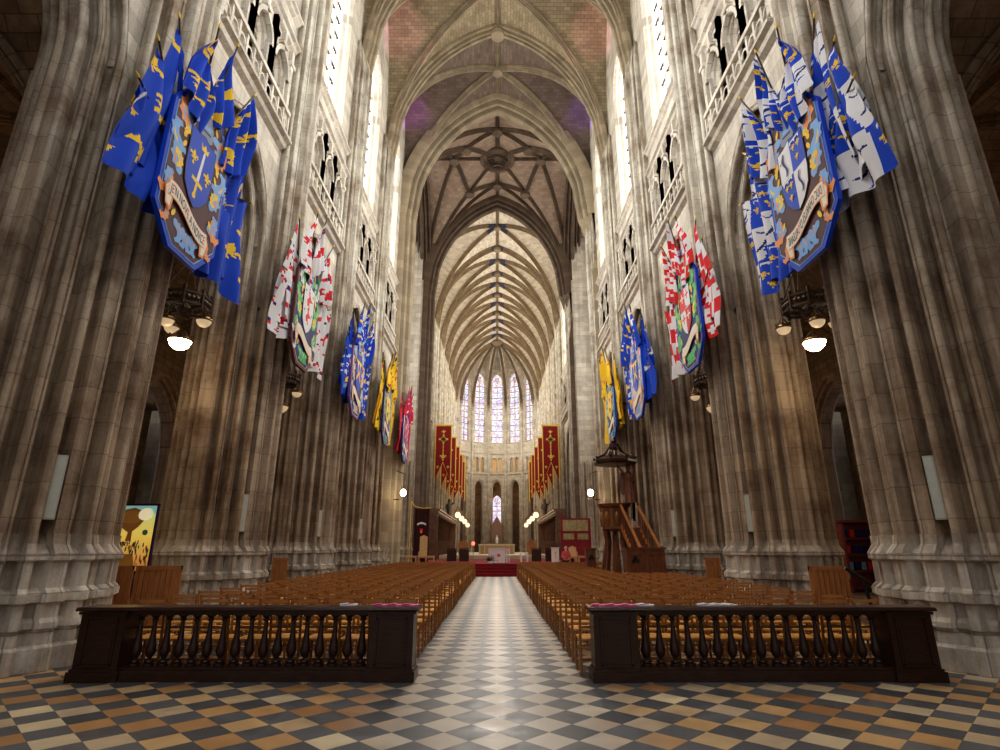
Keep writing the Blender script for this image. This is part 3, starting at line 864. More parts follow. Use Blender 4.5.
# ------------------------------------------------------------------ sanctuary floor levels
mb = MB()
for i in range(4):
    z = .17*(i+1); y = 34.75+.36*i
    mb.box((0, (y+52.5)/2, z-.085), (11.9, 52.5-y, .17))
struct(mb, nm('trim'), M_carpet)
mb = MB(); mb.box((0, (52+AY+5.5)/2, .5), (11.4, AY+5.5-52, 1.0)); mb.box((0, 51.9, .92), (11.5, .3, .14)); mb.box((0, 51.75, .42), (11.5, .3, .84)); struct(mb, nm('trim'), M_cream)

# ------------------------------------------------------------------ chairs
def chair_parts():
    P = {}
    W, D, H, S = .40, .38, .876, .445
    def post(sx, rear):
        mb = MB()
        if rear:
            mb.tube([(sx*W/2, -D/2, 0), (sx*W/2, -D/2, .45), (sx*W/2*1.0, -D/2-.025, .7), (sx*W/2*1.02, -D/2-.06, H)], [.017, .02, .018, .014], 8)
        else: mb.tube([(sx*W/2*1.03, D/2, 0), (sx*W/2*1.03, D/2, S+.015)], [.016, .02], 8)
        return mb
    parts = []
    for sx in (-1, 1):
        parts.append(('leg', post(sx, False), M_wood)); parts.append(('leg', post(sx, True), M_wood))
    mb = MB()
    rows = []
    n = 8
    for i in range(n+1):
        row = []
        for j in range(n+1):
            x = -W/2+W*i/n; y = -D/2+D*j/n
            e = min(i, n-i, j, n-j)/n
            row.append((x*1.04, y*1.04, S+.012+(-.012 if e < .01 else .006)-.02*max(0, .5-abs(i/n-.5))*max(0, .5-abs(j/n-.5))*4))
        rows.append(row)
    mb.grid(rows)
    low = [[(p[0], p[1], S-.02) for p in r] for r in rows]
    mb.grid([r[::-1] for r in low])
    ring = [rows[0][j] for j in range(n)] + [rows[i][n] for i in range(n)] + [rows[n][n-j] for j in range(n)] + [rows[n-i][0] for i in range(n)]
    mb.grid([[(p[0], p[1], S-.02) for p in ring], ring], close=True)
    parts.append(('seat', mb, M_rush))
    def slat(z, h, t=.016, bow=.03, back=0):
        mb = MB(); N = 8; A = []; Bf = []
        yy = -D/2-.025*min(1, max(0, (z-.45)/.25))-.035*max(0, (z-.7)/.176)
        for i in range(N+1):
            x = -W/2+W*i/N; y = yy-bow*(1-(2*i/N-1)**2)
            A.append((x, y, h))
        r = [[(x, y-t/2, z-h/2) for x, y, h in A], [(x, y-t/2, z+h/2+.012*(1-(2*i/N-1)**2)) for i, (x, y, h) in enumerate(A)], [(x, y+t/2, z+h/2+.012*(1-(2*i/N-1)**2)) for i, (x, y, h) in enumerate(A)], [(x, y+t/2, z-h/2) for x, y, h in A]]
        mb.grid(r+[r[0]]); return mb
    parts.append(('backrest', slat(.838, .036), M_woodend))
    parts.append(('back_slat', slat(.585, .026, .014, .02), M_wood))
    mb = MB()
    for z in (.14, .26):
        for sx in (-1, 1): mb.tube([(sx*W/2, -D/2, z), (sx*W/2, D/2, z)], .009, 6)
    for z in (.12, .30): mb.tube([(-W/2, D/2, z), (W/2, D/2, z)], .009, 6)
    mb.tube([(-W/2, -D/2, .2), (W/2, -D/2, .2)], .009, 6)
    parts.append(('stretchers', mb, M_wood))
    return parts
cp = chair_parts()
proto_parts = [(n_, mb.build(n_, m_, None, True, 40, link=False).data) for n_, mb, m_ in cp]
allmb = MB()
mats_all = [M_wood, M_rush, M_woodend]
for n_, mb, m_ in cp:
    off = len(allmb.v); allmb.v.extend(mb.v); allmb.f.extend([tuple(off+i for i in f) for f in mb.f]); allmb.uv.extend(mb.uv); allmb.mi.extend([mats_all.index(m_)]*len(mb.f))
whole = allmb.build('church_chair', mats_all, None, True, 40, link=False)
lowmb = MB()
W, D, H, S = .40, .38, .876, .445
for sx in (-1, 1):
    lowmb.bar((sx*W/2, -D/2, 0), (sx*W/2, -D/2-.06, H), .032); lowmb.bar((sx*W/2, D/2, 0), (sx*W/2, D/2, S), .032)
lowmb.box((0, -D/2-.07, .84), (W, .02, .04)); lowmb.box((0, -D/2-.04, .585), (W, .016, .026)); lowmb.m = 1; lowmb.box((0, 0, S), (W, D, .035)); lowmb.m = 0
for z in (.14, .26): lowmb.box((0, -D/2, z), (W, .018, .018))
spots = []
for side, x0, ncol in ((-1, -1.42, 9), (1, 1.32, 10)):
    for r in range(29):
        y = 8.2+.87*r
        for c in range(ncol):
            x = x0+side*.468*c
            if side == 1 and x > 3.9 and 18.7 < y < 28: continue
            spots.append((y, abs(x), side, r, c, x))
spots.sort(key=lambda t: (t[0], t[1]))
far = MB()
for k, (y, ax_, side, r, c, x) in enumerate(spots):
    jx, jy, jr = random.uniform(-.02, .02), random.uniform(-.045, .045), random.uniform(-.05, .05)
    y += .19
    if k < 300:
        sd = 'left' if side < 0 else 'right'
        row = 'in the row against the balustrade' if r == 0 else '%s row behind the balustrade' % ORD[r+1]
        col = 'beside the central aisle' if c == 0 else '%s from the aisle' % ORD[c+1]
        lab = 'rush-seat chair in the %s block, %s, %s' % (sd, row, col)
        if r < 9:
            e = empty('church_chair', (x+jx, y+jy, 0), lab, 'chair', 'chairs in the %s block' % sd, jr)
            for n_, me in proto_parts:
                o = bpy.data.objects.new(n_, me); COL.objects.link(o); o.parent = e
        else:
            o = bpy.data.objects.new('church_chair', whole.data); COL.objects.link(o); o.location = (x+jx, y+jy, 0); o.rotation_euler = (0, 0, jr)
            tag(o, lab, 'chair', 'chairs in the %s block' % sd)
    else:
        M4 = Matrix.Translation((x+jx, y+jy, 0)) @ Matrix.Rotation(jr, 4, 'Z')
        off = len(far.v); far.v.extend([tuple(M4 @ Vector(v)) for v in lowmb.v]); far.f.extend([tuple(off+i for i in f) for f in lowmb.f]); far.uv.extend(lowmb.uv); far.mi.extend(lowmb.mi)
o = far.build('church_chairs', [M_wood, M_rush]); tag(o, 'mass of rush-seat chairs in the far rows before the red steps', 'chairs', kind='stuff')

# ------------------------------------------------------------------ balustrades
def balustrade(xa, xb, y, label):
    """xa nearest the aisle, xb outer"""
    e = empty('balustrade', ((xa+xb)/2, y, 0), label, 'balustrade'); cx = (xa+xb)/2
    L = abs(xb-xa); D = .34; H = .87; sg = 1 if xb > xa else -1
    for q in (-1, 1):
        c = q*(L/2-.31)
        mb = MB()
        mb.box((c, 0, .06), (.64, D+.06, .12)); mb.box((c, 0, .135), (.60, D+.02, .03)); mb.box((c, 0, .46), (.56, D-.02, .66))
        mb.box((c, 0, .80), (.62, D+.03, .03))
        p = mb.build('pedestal', M_dark, e)
        for fy in (-1, 1):
            mb = MB(); yy = fy*(D/2-.01)
            for a, b_, w_, h_ in ((0, .19, .40, .025), (0, .74, .40, .025), (-.19, .465, .025, .56), (.19, .465, .025, .56)): mb.box((c+a, yy, b_), (w_, .03, h_))
            mb.box((c, yy, .465), (.33, .012, .50))
            mb.build('panel_moulding', M_dark, p)
    mb = MB()
    pr = [(-D/2-.04, .825), (-D/2-.05, .84), (-D/2-.02, .87), (D/2+.02, .87), (D/2+.05, .84), (D/2+.04, .825)]
    mb.grid([[(-L/2-.03, a, b) for a, b in pr], [(L/2+.03, a, b) for a, b in pr]])
    for s_ in (-1, 1): mb.face([(s_*(L/2+.03), a, b) for a, b in (pr if s_ > 0 else pr[::-1])])
    mb.face([(-L/2-.03, -D/2-.04, .825), (L/2+.03, -D/2-.04, .825), (L/2+.03, D/2+.04, .825), (-L/2-.03, D/2+.04, .825)])
    mb.box((0, 0, .80), (L-.1, .2, .06))
    mb.build('top_rail', M_dark, e)
    mb = MB(); mb.box((0, 0, .065), (L-.5, D-.02, .13)); mb.box((0, 0, .145), (L-.5, .26, .03)); mb.build('bottom_rail', M_dark, e)
    prof = [(.068, 0), (.068, .035), (.05, .04), (.062, .055), (.055, .075), (.026, .085), (.026, .10), (.048, .125), (.063, .165), (.064, .20), (.055, .25), (.040, .33), (.030, .42), (.024, .50), (.024, .53), (.042, .54), (.042, .555), (.027, .565), (.05, .59), (.062, .60), (.062, .625)]
    N = 17; Li = L-1.24
    mb = MB(); mb.lathe(prof, (0, 0, .155), 14)
    me = mb.build('baluster', M_dark, None, True, 40, link=False).data
    for i in range(N):
        o = bpy.data.objects.new('baluster', me); COL.objects.link(o); o.parent = e; o.location = (-Li/2+Li*(i+.5)/N, 0, 0)
balustrade(-1.04, -5.36, 7.97, 'dark oak balustrade with turned balusters, left of the central aisle')
balustrade(1.21, 5.62, 7.93, 'dark oak balustrade with turned balusters, right of the central aisle')
M_pink = flat('pink_paper', (.75, .12, .35), .5, var=.3); M_pwhite = flat('white_paper', (.75, .75, .78), .5)
def leaflet(x, y, rz, pink, label, group):
    mb = MB(); mb.m = 0; mb.box((0, 0, .004), (.22, .15, .008)); mb.box((.02, .01, .011), (.21, .14, .006))
    mb.m = 1; mb.box((.0, .0, .0155), (.12, .06, .002))
    mb.m = 0; mb.face([(-.11, -.075, .016), (0, -.07, .03), (0, .07, .03), (-.11, .075, .016)])
    o = mb.build('leaflet', [M_pink, M_pwhite] if pink else [M_pwhite, M_pink]); o.location = (x, y, .87); o.rotation_euler = (0, 0, rz); tag(o, label, 'leaflet', group)
for i, x in enumerate((1.36, 1.55, 1.74)): leaflet(x, 7.98, .1*i-.1, True, 'pink leaflet on the right balustrade end by the aisle, %s from the aisle' % ORD[i+1], 'leaflets on the right balustrade')
leaflet(1.95, 7.98, .1, False, 'white leaflet beside the pink ones on the right balustrade', 'leaflets on the right balustrade')
for i, x in enumerate((2.78, 2.93, 3.08)): leaflet(x, 8.0, .3*i, False, 'loose white leaflet midway along the right balustrade, %s from the aisle' % ORD[i+1], 'leaflets on the right balustrade')
for i, x in enumerate((-1.15, -1.34, -1.53)): leaflet(x, 8.02, .12*i, i != 3, 'pink leaflet on the left balustrade end by the aisle, %s from the aisle' % ORD[i+1], 'leaflets on the left balustrade')
leaflet(-1.98, 8.05, .3, False, 'white leaflet lying alone on the left balustrade', 'leaflets on the left balustrade')

# ------------------------------------------------------------------ heraldry
def pip(poly, x, y):
    c = False; j = len(poly)-1
    for i in range(len(poly)):
        xi, yi = poly[i]; xj, yj = poly[j]
        if (yi > y) != (yj > y) and x < (xj-xi)*(y-yi)/(yj-yi)+xi: c = not c
        j = i
    return c
def ell(cx, cy, a, b, rot=0, n=10):
    return [(cx+a*math.cos(t)*math.cos(rot)-b*math.sin(t)*math.sin(rot), cy+a*math.cos(t)*math.sin(rot)+b*math.sin(t)*math.cos(rot)) for t in [2*PI*i/n for i in range(n)]]
def tr(polys, cx, cy, s, rot=0):
    c, q = math.cos(rot), math.sin(rot)
    return [(m, [(cx+s*(x*c-y*q), cy+s*(x*q+y*c)) for x, y in p]) for m, p in polys]
def fleur(m):
    return [(m, [(0, .5), (.14, .25), (.07, -.02), (-.07, -.02), (-.14, .25)]), (m, [(.08, 0), (.16, .2), (.34, .28), (.42, .12), (.34, .02), (.28, .12), (.18, .04), (.12, -.05)]),
            (m, [(-.08, 0), (-.16, .2), (-.34, .28), (-.42, .12), (-.34, .02), (-.28, .12), (-.18, .04), (-.12, -.05)]), (m, [(-.24, -.12), (.24, -.12), (.24, -.02), (-.24, -.02)]), (m, [(0, -.12), (.12, -.32), (0, -.45), (-.12, -.32)])]
def sword(mw, my):
    return [(mw, [(-.05, -.15), (.05, -.15), (.04, .6), (0, .7), (-.04, .6)]), (my, [(-.22, -.23), (.22, -.23), (.22, -.14), (-.22, -.14)]), (my, [(-.04, -.5), (.04, -.5), (.04, -.2), (-.04, -.2)]), (my, ell(0, -.53, .07, .07))]
def crown(m): return [(m, [(-.3, -.15), (.3, -.15), (.4, .25), (.18, .05), (0, .32), (-.18, .05), (-.4, .25)])]
def cross(m): return [(m, [(-.1, -.5), (.1, -.5), (.1, -.1), (.5, -.1), (.5, .1), (.1, .1), (.1, .5), (-.1, .5), (-.1, .1), (-.5, .1), (-.5, -.1), (-.1, -.1)])]
def beast(m): return [(m, [(-.5, -.1), (-.3, .2), (.1, .15), (.3, .45), (.5, .3), (.35, .1), (.3, -.1), (.45, -.5), (.2, -.3), (-.1, -.15), (-.3, -.5), (-.45, -.45), (-.3, -.2)])]
def viper(m):
    pts = [(.1*math.sin(6*t), .5-t) for t in [i*.1 for i in range(11)]]
    return [(m, [(x-.05, y) for x, y in pts]+[(x+.05, y) for x, y in pts[::-1]])]
def label3(m): return [(m, [(-.45, .1), (.45, .1), (.45, -.1), (.35, -.1), (.35, 0), (.05, 0), (.05, -.12), (-.05, -.12), (-.05, 0), (-.35, 0), (-.35, -.1), (-.45, -.1)])]
def keyb(m): return [(m, [(-.12, -.5), (.12, -.5), (.07, .2), (.2, .3), (.2, .5), (-.2, .5), (-.2, .3), (-.07, .2)])]

C = dict(blue=(.0, .06, .55), dblue=(.006, .02, .16), white=(.78, .78, .82), yellow=(.90, .60, .03), red=(.72, .02, .03), black=(.02, .02, .03), orange=(.85, .33, .10), lblue=(.22, .43, .80),
         maroon=(.085, .022, .028), green=(.10, .50, .16), cream=(.85, .78, .66), grey=(.25, .30, .40), gold=(.80, .60, .08), teal=(.10, .42, .45), crimson=(.62, .012, .05), purple=(.20, .08, .30), pinkw=(.70, .55, .58))
MC = {k: flat('paint_' + k, v, .6) for k, v in C.items()}
MF = {k: flat('cloth_' + k, v, .75) for k, v in C.items()}
def smooth01(t): t = max(0, min(1, t)); return t*t*(3-2*t)

TIPS = [(-1.85, .4), (-1.72, 1.4), (-1.32, 2.25), (-.66, 2.75), (.1, 3.15), (.95, 2.75), (1.65, 1.9), (2.1, .9)]
LENS = [1.7, 2.3, 2.9, 1.75, 1.6, 1.8, 3.2, 2.4]
WID = [1.0, 1.05, .95, .72, .62, .66, .95, .95]
POSN = ['lowest at its near edge', 'second up its near edge', 'third up its near edge', 'near side of its top', 'topmost over its crest', 'far side of its top', 'upper one at its far edge', 'lowest at its far edge']
def flag(side, Yc, i, design, dist_lod, adj, shieldname):
    ty, tz = TIPS[i]; ty += random.uniform(-.06, .06); tz += random.uniform(-.08, .08)
    hub = Vector((side*5.95, 0, 8.3)); tip = Vector((side*(5.38 if 3 <= i <= 5 else 5.66), ty, 8.3+tz))
    e = empty('heraldic_flag', (side*5.95, Yc, 8.3), '%s flag around the %s, %s' % (adj, shieldname, POSN[i]), 'flag', 'flags around the ' + shieldname)
    org = Vector((side*5.95, 0, 8.3))
    mb = MB(); d = (tip-hub).normalized(); mb.tube([hub-org, tip+d*.05-org], .018, 6); mb.build('pole', M_dark, e)
    mb = MB(); t2 = tip+d*.05-org; mb.tube([t2, t2+d*.03, t2+d*.06, t2+d*.12], [.015, .026, .02, .004], 8); mb.build('finial', M_gold, e)
    A = tip+(hub-tip)*(.30 if abs(ty) > 1 else .22)
    W, L = WID[i], LENS[i]; sg = 1 if ty < 0 else -1
    if 3 <= i <= 5: bal = .5
    else: bal = .12
    NX, NZ = ((44, 104) if dist_lod == 0 else (18, 40) if dist_lod == 1 else (10, 18))
    ph = random.uniform(0, 6); kf = random.choice((2.2, 2.7, 3.1))
    def F(s, t):
        P = tip.lerp(A, s)
        sp = smooth01(t*1.6)**.8
        y = P.y + sg*(s-bal)*W*sp*(1+.15*t) + .05*math.sin(3.3*t+ph) - sg*.06*t
        z = P.z - t*L*(1-.10*s) + .07*math.sin(2*PI*(s*1.1+ph))*t - .25*abs(s-.5)*0
        x = P.x + (-side)*(.075*math.sin(2*PI*(kf*s+.35*t)+ph)*(.25+.75*min(1, t*2)) + .05*math.sin(5*t+ph*2+3*s)) + side*.12*t
        if 2 <= i <= 6 and t*L > .3: pass
        return Vector((x, y, z))-org
    base, polys, extra = design['flag'](i)
    mats = []; mi = {}
    def idx(k):
        if k not in mi: mi[k] = len(mats); mats.append(MF[k])
        return mi[k]
    bb = [(m, p, min(a for a, b in p), max(a for a, b in p), min(b for a, b in p), max(b for a, b in p)) for m, p in polys]
    mb = MB(); rows = [[F(a/NX, b/NZ) for a in range(NX+1)] for b in range(NZ+1)]
    mb.grid(rows)
    k = 0
    for b in range(NZ):
        for a in range(NX):
            s, t = (a+.5)/NX, (b+.5)/NZ
            sp = smooth01(t*1.6)**.8; u = (s-bal)*sp*(1+.15*t)*W+abs(A.y-tip.y)*(s-.5)*(1-sp)+.5*W; u = max(.001, min(.999*W, u if sg > 0 else W-u)); v = -t*L
            key = base(u/W, t)
            for m, p, x0, x1, y0, y1 in bb:
                if x0 <= u <= x1 and y0 <= v <= y1 and pip(p, u, v): key = m
            mb.mi[k] = idx(key); k += 1
    mb.build('cloth', mats, e, True, 80)

def fl_orleans(i):       # sword, crown, lilies on blue
    P = []; L = LENS[i]; W = WID[i]; z = -.35
    k = 0
    while z > -L+.15:
        for x in ((.30,) if k % 2 == 0 else (.70,)):
            q = (k+i+int(x*4)) % 4
            P += tr(sword('white', 'yellow') if q == 1 else crown('yellow') if q == 3 else fleur('yellow'), x*W, z, .50 if q != 1 else .55, random.uniform(-.5, .3))
        z -= .52; k += 1
    return (lambda u, t: 'blue'), P, None
def fl_ducs(i):          # quartered blue lilies / white vipers
    P = []; L = LENS[i]; W = WID[i]
    n = max(2, int(L/.75)); h = L/n
    par = i % 2
    for r in range(n):
        for c in (0, 1):
            cx, cz = W*(.25+.5*c), -h*(r+.5)
            if (r+c+par) % 2: 
                P += tr(fleur('yellow'), cx-.10, cz+.1, .22, .2) + tr(fleur('yellow'), cx+.12, cz+.05, .22, .2) + tr(fleur('yellow'), cx, cz-.2, .22, .2) + tr(label3('white'), cx, cz+.3, .35)
            else: P += tr(viper('dblue'), cx, cz, .5, .9) + tr(viper('dblue'), cx, cz+.22, .3, 2.2)+ tr(viper('blue'), cx, cz-.22, .4, .4)
    return (lambda u, t: 'blue' if (int(t*n*.9999)+int(u*2)+par) % 2 else 'white'), P, None
def scatter(fn, cols, step=.34, sc=.26, bg='white', small=None):
    def f(i):
        P = []; L = LENS[i]; W = WID[i]; z = -.3; k = i
        while z > -L+.1:
            for x in (.25, .72):
                P += tr(fn(cols[k % len(cols)]), x*W+random.uniform(-.06, .06), z+random.uniform(-.06, .06), sc*random.uniform(.8, 1.25), random.uniform(-.6, .6)); k += 1
            if small:
                for _ in range(4): P += tr([(small, [(0, .5), (.4, 0), (0, -.5), (-.4, 0)])], random.uniform(.05, .95)*W, z+random.uniform(-.15, .15), .085)
            z -= step
        return (lambda u, t: bg), P, None
    return f
def fl_check(i):
    L = LENS[i]; W = WID[i]; n = max(3, int(L/.42)); P = []
    for r in range(n):
        for c in (0, 1):
            cx, cz = W*(.25+.5*c), -L/n*(r+.5)
            P += tr(cross('red' if (r+c+i) % 2 else 'white'), cx, cz, .26)
    return (lambda u, t: 'white' if (int(t*n*.9999)+int(u*2)+i) % 2 else 'red'), P, None

def text_polys(body):
    cu = bpy.data.curves.new('t', 'FONT'); cu.body = body; cu.size = 1; cu.resolution_u = 3
    ob = bpy.data.objects.new('t', cu); COL.objects.link(ob)
    dg = bpy.context.evaluated_depsgraph_get(); me = ob.evaluated_get(dg).to_mesh()
    V = [(v.co.x, v.co.y) for v in me.vertices]; Fc = [tuple(p.vertices) for p in me.polygons]
    ob.evaluated_get(dg).to_mesh_clear(); bpy.data.objects.remove(ob); bpy.data.curves.remove(cu)
    return V, Fc
def leafp(m, x, y, s, rot, flip=1, m2=None):
    """curling acanthus leaf"""
    body = [(-.04, -.1), (.12, -.04), (.20, .10), (.36, .12), (.34, .30), (.48, .42), (.36, .56), (.38, .76), (.20, .80), (.08, .96), (-.10, .88), (-.26, .84), (-.28, .66), (-.12, .68), (-.02, .60), (.02, .44), (-.06, .28), (-.16, .16), (-.14, .0)]
    body = [(flip*a, b) for a, b in body]
    out = tr([(m, body)], x, y, s, rot)
    if m2: out += tr([(m2, [(flip*a, b) for a, b in [(.18, .12), (.27, .3), (.27, .5), (.2, .62), (.2, .42), (.16, .26)]])], x, y, s, rot)
    return out
def shield(side, Yc, pal, esc, name_adj, text=None, lod=0):
    e = empty('heraldic_shield', (side*5.62, Yc-.12, 6.5), name_adj, 'shield', 'painted shields on the nave piers')
    half = [(.44, 0), (1.0, .58), (.99, 2.65), (.2, 3.75)]
    def oct_(k):
        c = (0, 1.9)
        h = [(max(.02, x-k*(1 if x > .3 else .6)), z+(k if z < 1 else -k)*(1 if z in (0, 3.75) else .4)) for x, z in half]
        return h + [(-x, z) for x, z in h[::-1]]
    def P3(u, z, d): return (-side*d, u, z)
    mb = MB(); o_ = oct_(0)
    mb.m = 0; mb.grid([[P3(u, z, d) for u, z in o_] for d in (-.05, .03)], close=True)
    mb.face([P3(u, z, .03) for u, z in o_]); mb.face([P3(u, z, -.05) for u, z in o_[::-1]])
    mb.build('board', MC[pal['border']], e)
    mb = MB(); mb.m = 0; mb.face([P3(u, z, .034) for u, z in oct_(.075)]); mb.m = 1; mb.face([P3(u, z, .038) for u, z in oct_(.095)])
    mb.build('painted_ground', [MC[pal['line']], MC[pal['ground']]], e)
    random.seed(int(Yc*10)+side)
    # mantling
    Q = []
    A_, B_, C_ = pal['mant']
    for sg in (-1, 1):
        for (x, z, s, r, a, b) in ((.30, 2.75, .55, -1.0, A_, B_), (.52, 2.35, .62, -.3, B_, A_), (.62, 1.85, .55, -.5, A_, C_), (.56, 1.4, .6, -.15, A_, B_), (.72, 1.2, .5, -2.6, B_, A_), (.60, .95, .45, -.6, A_, B_), (.15, 2.95, .5, .1, B_, A_),
                                    (.62, 2.65, .42, 2.6, A_, B_), (.40, .52, .42, 2.6, A_, B_), (.15, .5, .38, 2.9, A_, B_), (.66, .62, .32, 3.6, B_, A_), (.72, 1.75, .35, 2.6, C_, A_), (.2, 3.25, .3, -.6, C_, A_), (.60, 2.15, .3, .8, C_, B_)):
            Q += leafp(a, sg*x, z, s, sg*r, sg, b)
    for sg in (-1, 1):
        for x, z in ((.55, 2.0), (.62, 1.05), (.5, .62), (.34, 2.95)): Q += [(C_, ell(sg*x, z, .045, .09, sg*.5, 8))]
    mk = list(dict.fromkeys(m for m, p in Q)); mb = MB()
    for n_, (m, p) in enumerate(Q):
        mb.m = mk.index(m); mb.face([P3(u, z, .042+.00012*n_) for u, z in p])
    mb.build('mantling', [MC[k] for k in mk], e)
    # helmet and crest
    mb = MB()
    Q = [('grey', [(-.24, 2.62), (-.20, 2.95), (-.08, 3.1), (.12, 3.06), (.22, 2.9), (.26, 2.62), (.1, 2.5), (-.12, 2.5)]), ('lblue', [(-.16, 2.72), (.14, 2.78), (.14, 2.86), (-.16, 2.82)]), ('dblue', [(-.12, 2.66), (.16, 2.70), (.16, 2.74), (-.12, 2.70)]), (pal['mant'][2], [(-.1, 3.08), (.1, 3.08), (.16, 3.3), (0, 3.2), (-.16, 3.3)])]
    mk = list(dict.fromkeys(m for m, p in Q))
    for n_, (m, p) in enumerate(Q): mb.m = mk.index(m); mb.face([P3(u, z, .052+.001*n_) for u, z in p])
    mb.build('helmet', [MC[k] for k in mk], e)
    # escutcheon
    ho = [(0, 2.56), (.2, 2.5), (.42, 2.5), (.43, 1.7), (.38, 1.4), (.2, 1.18), (0, 1.06)]
    out = ho + [(-x, z) for x, z in ho[::-1][1:-1]]
    mb = MB(); Q = [('black', [(x*1.05, 1.8+(z-1.8)*1.03) for x, z in out])]
    fields, charges = esc
    Q.append((fields[0], out))
    if len(fields) > 1:   # quarterly
        def clip(x0, x1, z0, z1):
            pts = []
            N = 40
            poly = out
            # dense sampling clip (Sutherland-Hodgman)
            def cl(P, f, inter):
                R_ = []
                for i_ in range(len(P)):
                    a, b = P[i_-1], P[i_]
                    fa, fb = f(a), f(b)
                    if fa != fb: R_.append(inter(a, b))
                    if fb: R_.append(b)
                return R_
            P = poly
            def ix(c): return lambda a, b: (c, a[1]+(b[1]-a[1])*(c-a[0])/(b[0]-a[0]))
            def iz(c): return lambda a, b: (a[0]+(b[0]-a[0])*(c-a[1])/(b[1]-a[1]), c)
            P = cl(P, lambda p: p[0] >= x0, ix(x0)); P = cl(P, lambda p: p[0] <= x1, ix(x1))
            P = cl(P, lambda p: p[1] >= z0, iz(z0)); P = cl(P, lambda p: p[1] <= z1, iz(z1))
            return P
        Q.append((fields[1], clip(-1, 0, 1.84, 3))); Q.append((fields[1], clip(0, 1, 0, 1.84)))
    Q += charges
    mk = list(dict.fromkeys(m for m, p in Q))
    for n_, (m, p) in enumerate(Q): mb.m = mk.index(m); mb.face([P3(u, z, .058+.0005*n_) for u, z in p])
    mb.build('escutcheon', [MC[k] for k in mk], e)
    # ribbon
    def rb(s, w): # s -1..1
        x = -.12+.66*s; z = .80-.10*s+.10*math.sin(-2.6*s)
        return x, z+w
    mb = MB(); N = 16
    up = [rb(-1+2*k/N, .135) for k in range(N+1)]; lo = [rb(-1+2*k/N, -.135) for k in range(N+1)]
    up2 = [(x, z+.018) for x, z in up]; lo2 = [(x, z-.018) for x, z in lo]
    for k in range(N):
        mb.m = 1; mb.face([P3(*lo2[k], .078), P3(*lo2[k+1], .078), P3(*up2[k+1], .078), P3(*up2[k], .078)])
        mb.m = 0; mb.face([P3(*lo[k], .082), P3(*lo[k+1], .082), P3(*up[k+1], .082), P3(*up[k], .082)])
    for sg in (-1, 1):
        x, z = rb(sg, 0)
        mb.m = 1; mb.face([P3(x, z+.14, .076), P3(x+sg*.10, z-.02, .076), P3(x+sg*.02, z-.34, .076), P3(x-sg*.14, z-.38, .076), P3(x-sg*.18, z-.12, .076)])
        mb.m = 0; mb.face([P3(x, z+.08, .077), P3(x+sg*.07, z-.03, .077), P3(x, z-.30, .077), P3(x-sg*.10, z-.33, .077), P3(x-sg*.13, z-.1, .077)])
    r_ = mb.build('ribbon', [MC['white' if lod == 0 else 'cream'], MC['orange']], e)
    r_.data.materials[0] = MC['cream']
    if text:
        V, Fc = text_polys(''.join(a for a, _ in text)); x1 = max(v[0] for v in V)
        cum = []
        mb = MB()
        # colour by letter position
        reds = []; 
        tot = ''.join(a for a, _ in text)
        pos = 0
        widths = []
        for k in range(len(tot)+1):
            if k == 0: widths.append(0); continue
            vv, _ = text_polys(tot[:k]) if tot[k-1] != ' ' else (None, None)
            widths.append(max(v[0] for v in vv)+.03 if vv else widths[-1]+.25)
        for f in Fc:
            cx = sum(V[k][0] for k in f)/len(f)
            k = max(j for j in range(len(tot)) if widths[j] <= cx+.02) if cx > 0 else 0
            col = 0; q = 0
            for a, red in text:
                if q <= k < q+len(a): col = 1 if red else 0
                q += len(a)
            mb.m = col
            pts = []
            for j in f:
                vx, vz = V[j]; s = -.93+1.86*vx/x1
                x, z = rb(s, (vz-.35)*.24)
                pts.append(P3(x, z, .086))
            mb.face(pts)
        mb.build('lettering', [MC['black'], MC['red']], r_)
    mb = MB(); mb.bar((side*.05, 0, 2.0), (side*.95, 0, 1.9), .08); mb.bar((side*.03, 0, 1.0), (side*.03, 0, 3.2), .05); mb.build('wall_bracket', M_dark, e)

esc_orl = (['blue'], tr(sword('white', 'yellow'), 0, 1.72, .85, -.12) + tr(crown('yellow'), .05, 2.32, .36) + tr(fleur('yellow'), -.25, 1.95, .34) + tr(fleur('yellow'), .26, 1.8, .34))
esc_duc = (['white', 'blue'], [q for x, z in ((-.28, 2.3), (-.12, 2.3), (-.2, 2.05), (.12, 1.65), (.26, 1.65), (.17, 1.4)) for q in tr(fleur('yellow'), x, z, .17)] + tr(label3('white'), -.21, 2.42, .36) + tr(label3('white'), .2, 1.78, .36) + tr(viper('dblue'), .21, 2.15, .5) + tr(viper('dblue'), -.2, 1.52, .45) + tr(viper('black'), .28, 2.3, .2, 1) )
esc_w = (['white'], tr(beast('red'), 0, 2.1, .5, .9) + tr(beast('red'), 0, 1.6, .45, .9) + [(c_, p) for x, z in ((-.3, 2.3), (.3, 2.3), (-.3, 1.7), (.3, 1.7)) for c_, p in tr(cross('black'), x, z, .1)])
esc_x = (['red', 'white'], [q for x, z, c in ((-.2, 2.25, 'red'), (.2, 2.25, 'white'), (-.2, 1.6, 'white'), (.2, 1.6, 'red'), (0, 1.9, 'red')) for q in tr(cross(c), x, z, .28)])
esc_b = (['blue'], [('yellow', [(-.4, 2.3), (.4, 2.3), (.4, 2.2), (-.4, 2.2)]), ('yellow', [(-.3, 1.6), (0, 1.9), (.3, 1.6), (.3, 1.45), (0, 1.75), (-.3, 1.45)])] + tr(keyb('yellow'), -.15, 2.0, .4) + tr(keyb('yellow'), .15, 2.0, .4))
esc_y = (['yellow'], tr(beast('red'), 0, 2.1, .35) + tr(beast('black'), 0, 1.6, .35))
esc_r = (['crimson'], tr(fleur('white'), 0, 2.1, .35) + tr(beast('lblue'), 0, 1.6, .35))
